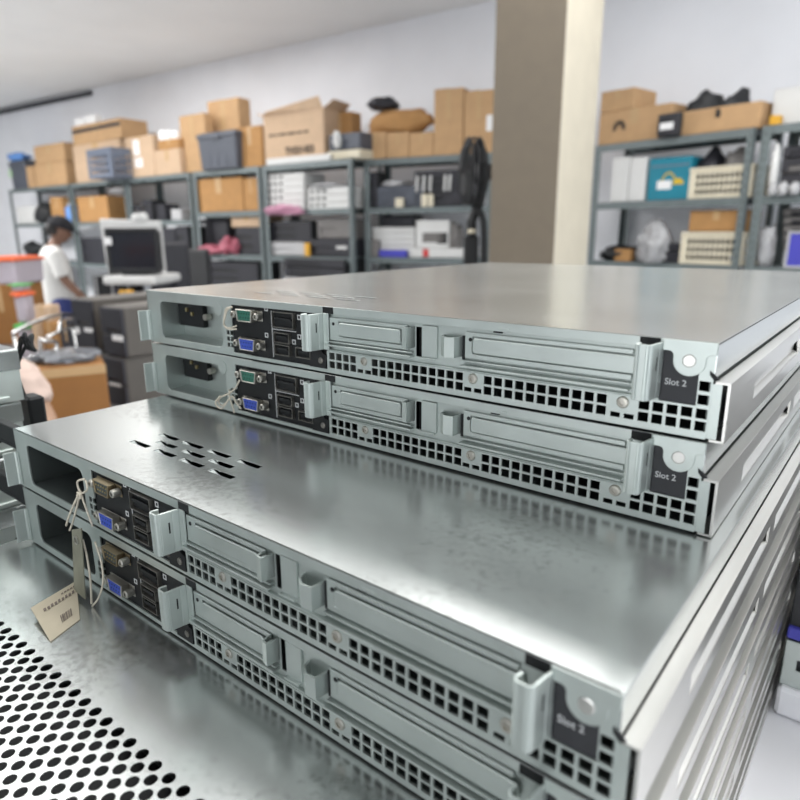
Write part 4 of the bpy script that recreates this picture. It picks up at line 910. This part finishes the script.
# bits at the far end of the bench
lump('cable_coil', 'black cable coil on the bench below the black monitor', 'cables', 'dark', (P(111, 297, 3.9).x, 3.9, BZ), (.05, .05, .08), 3, .4, 91)
stand('yellow box on the bench below the black monitor', 120, 132, 291, 3.9, 'ochre', dep=.06)
for i, (x, sd_, r_) in enumerate(((70, 93, .09), (88, 95, .10), (138, 97, .08))): lump('cable_coil', ('charcoal cable heap by the navy trousers', 'charcoal cable heap below the white machine', 'charcoal cable heap right of the yellow box')[i], 'cables', 'dark2', (P(x, 298, 3.8).x, 3.8+.05*i, BZ), (r_, .08, .07), 3, .5, sd_)

# ------------------------------------------------------------------ white office machine with the black monitor
DM = 4.6
pm = P(91, 270, DM); pr2 = P(168, 270, DM)
zt = P(120, 273, DM).z
wm = thing('office_machine', 'white office machine with tall back panel and low tray', 'machine', (pm.x, DM, 0), -.12)
Wm = pr2.x-pm.x
b = MB(); zb = P(95, 218, DM).z
b.prism([(0, zt-.02), (-.02, zb), (Wm*.80, zb-.02), (Wm*.80, zt-.02)], .20, .26, lambda p, q, c: (p, c, q)); b.build('back_panel', M['white'], wm, bevel=.01)
b = MB(); b.box(Wm*.30, Wm, -.15, .26, zt-.07, zt-.01); b.build('tray', M['white'], wm, bevel=.02, seg=2)
b = MB(); b.box(.0, Wm*.38, .0, .26, .02, zt-.02); b.build('cabinet', M['dark'], wm, bevel=.005)
b = MB()
for x in (.02, .14, .26): b.box(x, x+.012, -.006, 0, zt-.22, zt-.03)
b.build('chrome_strip', M['lgrey'], wm)
b = MB()
for x in (Wm*.45, Wm*.95):
    for y in (-.1, .2): b.box(x-.02, x+.02, y-.02, y+.02, 0, zt-.06)
b.build('leg', M['dark2'], wm)
mo = thing('monitor', 'black monitor with a white sticker on the white machine', 'monitor', (P(108, 270, DM-.1).x, DM-.10, zt-.01), -.10)
wM = P(163, 250, DM-.1).x-P(108, 250, DM-.1).x; hM = P(130, 228, DM-.1).z-zt+.01
b = MB(); b.plate(0, wM, .012, hM, [(.03, wM-.03, .05, hM-.03)], 0, .03, lambda p, q, c: (p, c, q)); b.box(.02, wM-.02, .03, .10, .03, hM-.02); b.build('housing', M['dark'], mo, bevel=.006)
b = MB(); b.box(.029, wM-.029, .012, .03, .049, hM-.029); b.build('screen', mat('dark_screen', (.01, .012, .018), .2), mo)
b = MB(); b.box(.0, .05, -.002, 0, hM-.11, hM-.06); b.build('white_sticker', M['label'], mo)
b = MB(); b.box(.1, wM-.1, 0, .14, 0, .012); b.box(wM/2-.03, wM/2+.03, .10, .13, .012, .12); b.build('stand', M['dark'], mo)
lump('cloth_bundle', 'white cloth bundle on the top edge of the white machine', 'cloth', 'white', (P(143, 224, DM+.22).x, DM+.185, zb-.02), (.065, .04, .03), 3, .5, 99)
for i, (x, d, r_, h_, m_) in enumerate(((175, 5.3, .15, .62, 'dark2'), (190, 6.1, .14, .55, 'dark'))):
    base = P(x, 300, d); top = P(x, 243 if i == 0 else 249, d).z
    r = thing('office_chair', ('charcoal office chair right of the black monitor', 'black office chair nearest the shelf post with red cables')[i], 'chair', (base.x, d, 0), .4-1.0*i, 'office chairs')
    b = MB(); b.box(-r_, r_, .12, .17, top-.42, top); b.build('backrest', M[m_], r, bevel=.04, seg=3)
    b = MB(); b.box(-r_-.05, r_+.05, -.22, .16, .46, .54); b.build('seat', M[m_], r, bevel=.03, seg=3)
    b = MB(); b.tube([(0, .15, .44), (0, .19, .55), (0, .19, top-.2)], .02, 8); b.build('back_bracket', M['dark'], r)
    b = MB(); b.tube([(0, 0, .08), (0, 0, .47)], .028, 10); b.build('gas_post', M['dark'], r)
    b = MB()
    for k in range(5): a = 2*math.pi*k/5; b.tube([(0, 0, .1), (.27*math.cos(a), .27*math.sin(a), .05)], .02, 6)
    b.build('star_base', M['dark'], r)

# ------------------------------------------------------------------ people
def skinned(name, verts, edges, m, parent=None, sub=2):
    """verts: (x, y, z, rx, ry); one smooth body grown along the joints, first vertex is the root"""
    me = bpy.data.meshes.new(name); me.from_pydata([v[:3] for v in verts], edges, []); me.materials.append(m)
    o = bpy.data.objects.new(name, me); C.objects.link(o); s = o.modifiers.new('skin', 'SKIN')
    for i, v in enumerate(verts): me.skin_vertices[0].data[i].radius = (v[3], v[4] if len(v) > 4 else v[3])
    me.skin_vertices[0].data[0].use_root = True
    s.use_smooth_shade = True; u = o.modifiers.new('sub', 'SUBSURF'); u.levels = sub; u.render_levels = sub
    if parent: o.parent = parent
    return o
def head_mesh(r, c, s, m, face=1):
    """head in profile facing +x, with brow, nose, lips, chin and ears"""
    import bmesh
    bm = bmesh.new(); bmesh.ops.create_uvsphere(bm, u_segments=32, v_segments=24, radius=1)
    for v in bm.verts:
        x, y, z = v.co
        X = x*.098; Y = y*.076; Z = z*.118
        if z < -.1: X *= 1-.16*(-z-.1) if x > 0 else 1-.55*(-z-.1); Y *= 1-.35*(-z-.1)
        if x > .5 and abs(y) < .35:
            n = math.exp(-((z+.12)/.17)**2)*math.exp(-(y/.16)**2)*(.030 if z > -.25 else .024); X += n
            X += .010*math.exp(-((z+.5)/.07)**2)*math.exp(-(y/.25)**2)+.008*math.exp(-((z+.62)/.06)**2)*math.exp(-(y/.22)**2)+.012*math.exp(-((z+.88)/.12)**2)
            X -= .010*math.exp(-((z-.10)/.10)**2)*math.exp(-((abs(y)-.26)/.14)**2)
        v.co = (X, Y, Z)
    for sy in (-1, 1):
        k = bmesh.ops.create_uvsphere(bm, u_segments=12, v_segments=8, radius=1)
        for v in k['verts']: v.co = (v.co.x*.018-.008, sy*(.074+.010*v.co.y*sy), v.co.z*.032-.012)
    me = bpy.data.meshes.new('head'); bm.to_mesh(me); bm.free(); return me
def join(o_name, objs, m, parent, voxel=0):
    """bake several evaluated meshes into one continuous body mesh"""
    dg = bpy.context.evaluated_depsgraph_get(); dg.update()
    import bmesh
    bm = bmesh.new()
    for o in objs:
        ev = o.evaluated_get(dg); me = ev.to_mesh(); me.transform(o.matrix_world); bm.from_mesh(me); ev.to_mesh_clear()
    me = bpy.data.meshes.new(o_name); bm.to_mesh(me); bm.free(); me.materials.append(m)
    for p in me.polygons: p.use_smooth = True
    n = bpy.data.objects.new(o_name, me); C.objects.link(n); n.parent = parent
    if voxel: r = n.modifiers.new('one_surface', 'REMESH'); r.mode = 'VOXEL'; r.voxel_size = voxel; r.use_smooth_shade = True; k = n.modifiers.new('soften', 'SMOOTH'); k.iterations = 6
    for o in objs: bpy.data.objects.remove(o)
    return n
def fingers(base, d, side, up_, curl=.5, s=1.0):
    """four fingers and a thumb as tapering bent chains; returns skin inputs"""
    V_, E_ = [], []
    def chain(pts, r):
        n = len(V_)
        for i, p in enumerate(pts): V_.append((p.x, p.y, p.z, r*(1-.12*i), r*(1-.12*i)))
        for i in range(len(pts)-1): E_.append((n+i, n+i+1))
    return V_, E_, chain

def person_white():
    base = P(52, 240, 6.2); hz = P(57, 235, 6.2).z
    root = thing('person', 'person in white polo shirt, black cap and navy trousers, head bowed over work', 'person', (base.x, 6.2, 0), .62)
    # local frame: +x is the way the person faces, +y to the left hand
    S = (hz+.12)/1.69
    z = lambda v: v*S
    B = [(0, 0, z(.93), .085, .065), (0, 0, z(1.10), .09, .075), (-.01, 0, z(1.28), .10, .085), (-.015, 0, z(1.39), .08, .08), (.01, 0, z(1.46), .052, .052), (.045, 0, z(1.55), .055, .055)]
    E = [(0,1),(1,2),(2,3),(3,4),(4,5)]
    for sy in (-1, 1):
        n = len(B); fx = .06 if sy > 0 else 0.0
        B += [(0, sy*.08, z(.84), .06, .06), (.03, sy*.11, z(.48), .058, .058), (-.02, sy*.11, z(.09), .042, .042), (.06, sy*.12, z(.035), .04, .035), (.15, sy*.125, z(.025), .034, .025)]
        E += [(0, n), (n, n+1), (n+1, n+2), (n+2, n+3), (n+3, n+4)]
        n = len(B)
        B += [(-.02, sy*.175, z(1.36), .046, .046), (.03, sy*.22, z(1.13), .043, .043), (.13, sy*.21, z(1.00), .036, .036), (.22, sy*.19, z(.905), .027, .027), (.265, sy*.185, z(.865), .03, .018)]
        E += [(3, n), (n, n+1), (n+1, n+2), (n+2, n+3), (n+3, n+4)]
        hd = n+4
        for f, (dy, ln) in enumerate(((-.028, .85), (-.010, 1), (.010, .95), (.028, .75))):
            m = len(B); B += [(.30, sy*.185+dy, z(.84), .0095, .0095), (.30+.035*ln, sy*.185+dy, z(.815), .009, .009), (.305+.045*ln, sy*.185+dy, z(.785), .008, .008)]; E += [(hd, m), (m, m+1), (m+1, m+2)]
        m = len(B); B += [(.275, sy*.185-sy*.038, z(.855), .011, .011), (.305, sy*.185-sy*.046, z(.83), .0095, .0095)]; E += [(hd, m), (m, m+1)]
    body = skinned('body_tmp', B, E, M['skin'])
    hm = head_mesh(0, 0, 0, None); ho = bpy.data.objects.new('head_tmp', hm); C.objects.link(ho); ho.location = (.075, 0, z(1.60)); ho.rotation_euler = (0, .32, 0); ho.scale = (1, 1, 1)
    join('body', [body, ho], M['skin'], root)
    sh = [(0, 0, z(.80), .15, .125), (0, 0, z(.95), .157, .13), (0, 0, z(1.10), .155, .13), (-.01, 0, z(1.28), .155, .135), (-.015, 0, z(1.40), .115, .112), (.0, 0, z(1.455), .066, .066)]
    se = [(0,1),(1,2),(2,3),(3,4),(4,5)]
    ps = [skinned('s', sh, se, M['shirt'])]
    for sy in (-1, 1): sl = MB(); sl.tube([(-.015, sy*.04, z(1.37)), (-.015, sy*.12, z(1.39)), (-.018, sy*.185, z(1.36)), (.0, sy*.21, z(1.28)), (.022, sy*.225, z(1.17))], .07, 14, rr=[.07, .078, .076, .07, .072]); ps.append(sl.build('s', M['shirt']))
    join('polo_shirt', ps, M['shirt'], root, .012)
    tr = [(0, 0, z(1.0), .145, .115), (0, 0, z(.86), .145, .125)]; te = [(0,1)]
    for sy in (-1, 1):
        n = len(tr); tr += [(0.005, sy*.10, z(.78), .10, .10), (.03, sy*.11, z(.48), .08, .08), (-.01, sy*.11, z(.10), .07, .07)]; te += [(1, n), (n, n+1), (n+1, n+2)]
    o = skinned('s', tr, te, M['navy']); join('trousers', [o], M['navy'], root)
    import bmesh
    bm = bmesh.new(); bmesh.ops.create_uvsphere(bm, u_segments=24, v_segments=14, radius=1)
    for v in bm.verts: v.co = (v.co.x*.112-.004, v.co.y*.090, max(v.co.z, -.1)*.100+.035)
    k = bmesh.ops.create_uvsphere(bm, u_segments=16, v_segments=6, radius=1)
    for v in k['verts']: v.co = (v.co.x*.085+.115, v.co.y*.07, v.co.z*.008+.030-.02*max(0, v.co.x))
    me = bpy.data.meshes.new('cap'); bm.to_mesh(me); bm.free(); me.materials.append(M['cap'])
    for p in me.polygons: p.use_smooth = True
    c = bpy.data.objects.new('cap', me); C.objects.link(c); c.parent = root; c.location = (.075, 0, z(1.60)); c.rotation_euler = (0, .32, 0); c.scale = (1.06, 1.06, 1.06)
    h = MB(); h.tube([(-.02, 0, .0), (-.085, 0, -.02), (-.075, 0, -.06)], .05, 12, rr=[.075, .07, .03]); o = h.build('hair', M['hair'], root, smooth=True); o.location = c.location; o.rotation_euler = c.rotation_euler
    # white bag in the nearer hand
    p = root.location
    R = Matrix.Rotation(.62, 4, 'Z')
    g = lump('plastic_bag', 'white bag held at the belt by the person in white', 'bag', 'white', Vector(p)+R @ Vector((.36, -.18, z(.80))), (.11, .08, .055), 3, .35, 103)
person_white()
def person_pink():
    """seated helper at the left edge; only a sleeve and forearm reach into view"""
    D_ = 1.62
    sh_ = P(22, 370, D_); el = P(47, 424, D_-.03); wr_ = P(40, 480, D_-.25)
    root = thing('person', 'person in pale pink shirt at the left edge, only the arm showing', 'person', (sh_.x-.22, sh_.y-.04, 0))
    q_ = lambda p, r, r2=None: (p.x-root.location.x, p.y-root.location.y, p.z, r, r2 or r)
    sx, sy_, sz = q_(sh_, 1)[:3]
    # hips on a stool, torso upright, head beyond the frame
    B = [(-.02, .0, .52, .09, .08), (-.01, 0, .70, .09, .08), (0, 0, sz-.10, .10, .08), (0, 0, sz+.01, .07, .08), (0.0, -.02, sz+.09, .05, .05), (0, -.03, sz+.15, .05, .05)]
    E = [(0,1),(1,2),(2,3),(3,4),(4,5)]
    n = len(B); B += [q_(sh_-Vector((.02, 0, .01)), .042), q_(el, .032), q_(wr_, .026), q_(wr_+Vector((.02, -.05, -.02)), .03, .018)]; E += [(3, n), (n, n+1), (n+1, n+2), (n+2, n+3)]
    hd = n+3; h0 = B[hd]
    for dx, ln in ((-.028, .8), (-.01, 1), (.01, .95), (.028, .75)):
        m = len(B); B += [(h0[0]+dx, h0[1]-.035, h0[2]-.008, .0095, .0095), (h0[0]+dx, h0[1]-.035-.032*ln, h0[2]-.02, .009, .009), (h0[0]+dx, h0[1]-.04-.045*ln, h0[2]-.045, .008, .008)]; E += [(hd, m), (m, m+1), (m+1, m+2)]
    m = len(B); B += [(h0[0]-.036, h0[1]-.01, h0[2]+.0, .011, .011), (h0[0]-.05, h0[1]-.04, h0[2]-.01, .0095, .0095)]; E += [(hd, m), (m, m+1)]
    n = len(B); B += [(-.20, .02, sz-.02, .05, .05), (-.26, -.02, sz-.28, .037, .037), (-.20, -.22, sz-.36, .026, .026)]; E += [(3, n), (n, n+1), (n+1, n+2)]
    for s_ in (-1, 1):
        n = len(B); B += [(s_*.09, -.05, .49, .06, .06), (s_*.11, -.42, .50, .06, .06), (s_*.11, -.40, .08, .04, .04), (s_*.11, -.50, .03, .035, .028)]; E += [(0, n), (n, n+1), (n+1, n+2), (n+2, n+3)]
    o = skinned('b', B, E, M['skin2'])
    hm = head_mesh(0, 0, 0, None); ho = bpy.data.objects.new('h', hm); C.objects.link(ho); ho.location = (-.01, -.06, sz+.23); ho.rotation_euler = (0, .2, -math.pi/2)
    join('body', [o, ho], M['skin2'], root); root['_top'] = 0
    sv = [(-.02, 0, .52, .15, .13), (-.01, 0, .70, .145, .125), (0, 0, sz-.10, .145, .125), (0, 0, sz+.02, .09, .10), (0, -.015, sz+.07, .06, .06)]; se = [(0,1),(1,2),(2,3),(3,4)]
    mid = sh_.lerp(el, .62)
    ps = [skinned('s', sv, se, M['pinkshirt'], sub=3)]
    sl = MB(); sl.tube([(-.04, 0, sz-.03), (-.20, .02, sz-.02), (-.24, 0, sz-.18)], .06, 14, rr=[.07, .062, .056]); ps.append(sl.build('s', M['pinkshirt']))
    sl = MB(); sl.tube([Vector((0, 0, sz-.04)), Vector(q_(sh_-Vector((.03, 0, .005)), 1)[:3]), Vector(q_(sh_.lerp(el, .35), 1)[:3]), Vector(q_(mid, 1)[:3])], .05, 16, rr=[.075, .054, .047, .046]); ps.append(sl.build('s', M['pinkshirt']))
    s = join('short_sleeved_shirt', ps, M['pinkshirt'], root, .007)
    tx = bpy.data.textures.new('folds', 'CLOUDS'); tx.noise_scale = .05
    dm = s.modifiers.new('folds', 'DISPLACE'); dm.texture = tx; dm.strength = .030; dm.mid_level = .5; dm.texture_coords = 'LOCAL'
    tr = [(-.02, 0, .53, .15, .13), (-.02, -.01, .48, .14, .12)]; te = [(0,1)]
    for s_ in (-1, 1):
        n = len(tr); tr += [(s_*.09, -.05, .48, .10, .10), (s_*.11, -.42, .50, .078, .078), (s_*.11, -.40, .10, .065, .065)]; te += [(1, n), (n, n+1), (n+1, n+2)]
    o = skinned('s', tr, te, M['navy']); join('trousers', [o], M['navy'], root)
    h = MB(); h.lathe([(.02, .105), (.075, .085), (.09, .03), (.085, -.04), (.06, -.07)], 18); o = h.build('hair', M['hair'], root, smooth=True); o.location = (-.01, -.045, sz+.255)
    st = thing('stool', 'low round stool beneath the person in pale pink', 'stool', (root.location.x-.02, root.location.y, 0))
    b = MB(); b.lathe([(.17, .355), (.18, .37), (.17, .385)], 24); b.build('seat', M['dark2'], st)
    for k in range(4): a = math.pi/4+math.pi/2*k; b = MB(); b.tube([(.12*math.cos(a), .12*math.sin(a), .36), (.17*math.cos(a), .17*math.sin(a), 0)], .014, 8); b.build('leg', M['chrome'], st)
person_pink()

# ------------------------------------------------------------------ light
def area(name, loc, rot, sx, sy, power, col=(1, 1, 1)):
    l = bpy.data.lights.new(name, 'AREA'); l.shape = 'RECTANGLE'; l.size = sx; l.size_y = sy; l.energy = power; l.color = col
    o = bpy.data.objects.new(name, l); C.objects.link(o); o.location = loc; o.rotation_euler = rot; return o
for i, (x, y, e) in enumerate(((-5.9, 5.8, 330), (-2.2, 6.6, 26), (-1.0, 4.2, 14), (1.35, 3.0, 46), (-2.4, 2.2, 45), (.3, .9, 36), (2.6, .0, 50))):
    area('ceiling_panel', (x, y, CEIL-.05), (0, 0, RZ), 2.6, 1.3, e, (1, .99, .97))
area('unseen_light', (6.2, 3.4, 1.9), (0, math.radians(90), .25), 2.2, 4.0, 28, (.93, .97, 1))  # daylight from windows out of view on the right
area('unseen_light', (4.6, -1.6, 2.9), (0, math.radians(68), -.5), 2.2, 4.0, 95, (.95, .98, 1))  # unseen light from the right-front, raised so shelf boards shade the wall
area('unseen_light', (-2.5, -3.3, 1.25), (math.radians(90), 0, -math.atan2(.62, .78)), 2.6, 2.3, 52, (.96, .98, 1))  # light added behind the camera so the server fronts brighten towards the right
w = bpy.data.worlds.new('world'); bpy.context.scene.world = w; w.use_nodes = True
w.node_tree.nodes['Background'].inputs[0].default_value = (.86, .93, 1, 1); w.node_tree.nodes['Background'].inputs[1].default_value = .8
vs = bpy.context.scene.view_settings; vs.view_transform = 'Standard'; vs.look = 'None'; vs.gamma = 1; vs.use_curve_mapping = False; vs.exposure = 0.21
for o in bpy.data.objects:
    for k in ('_top', '_w', '_h'):
        if k in o: del o[k]
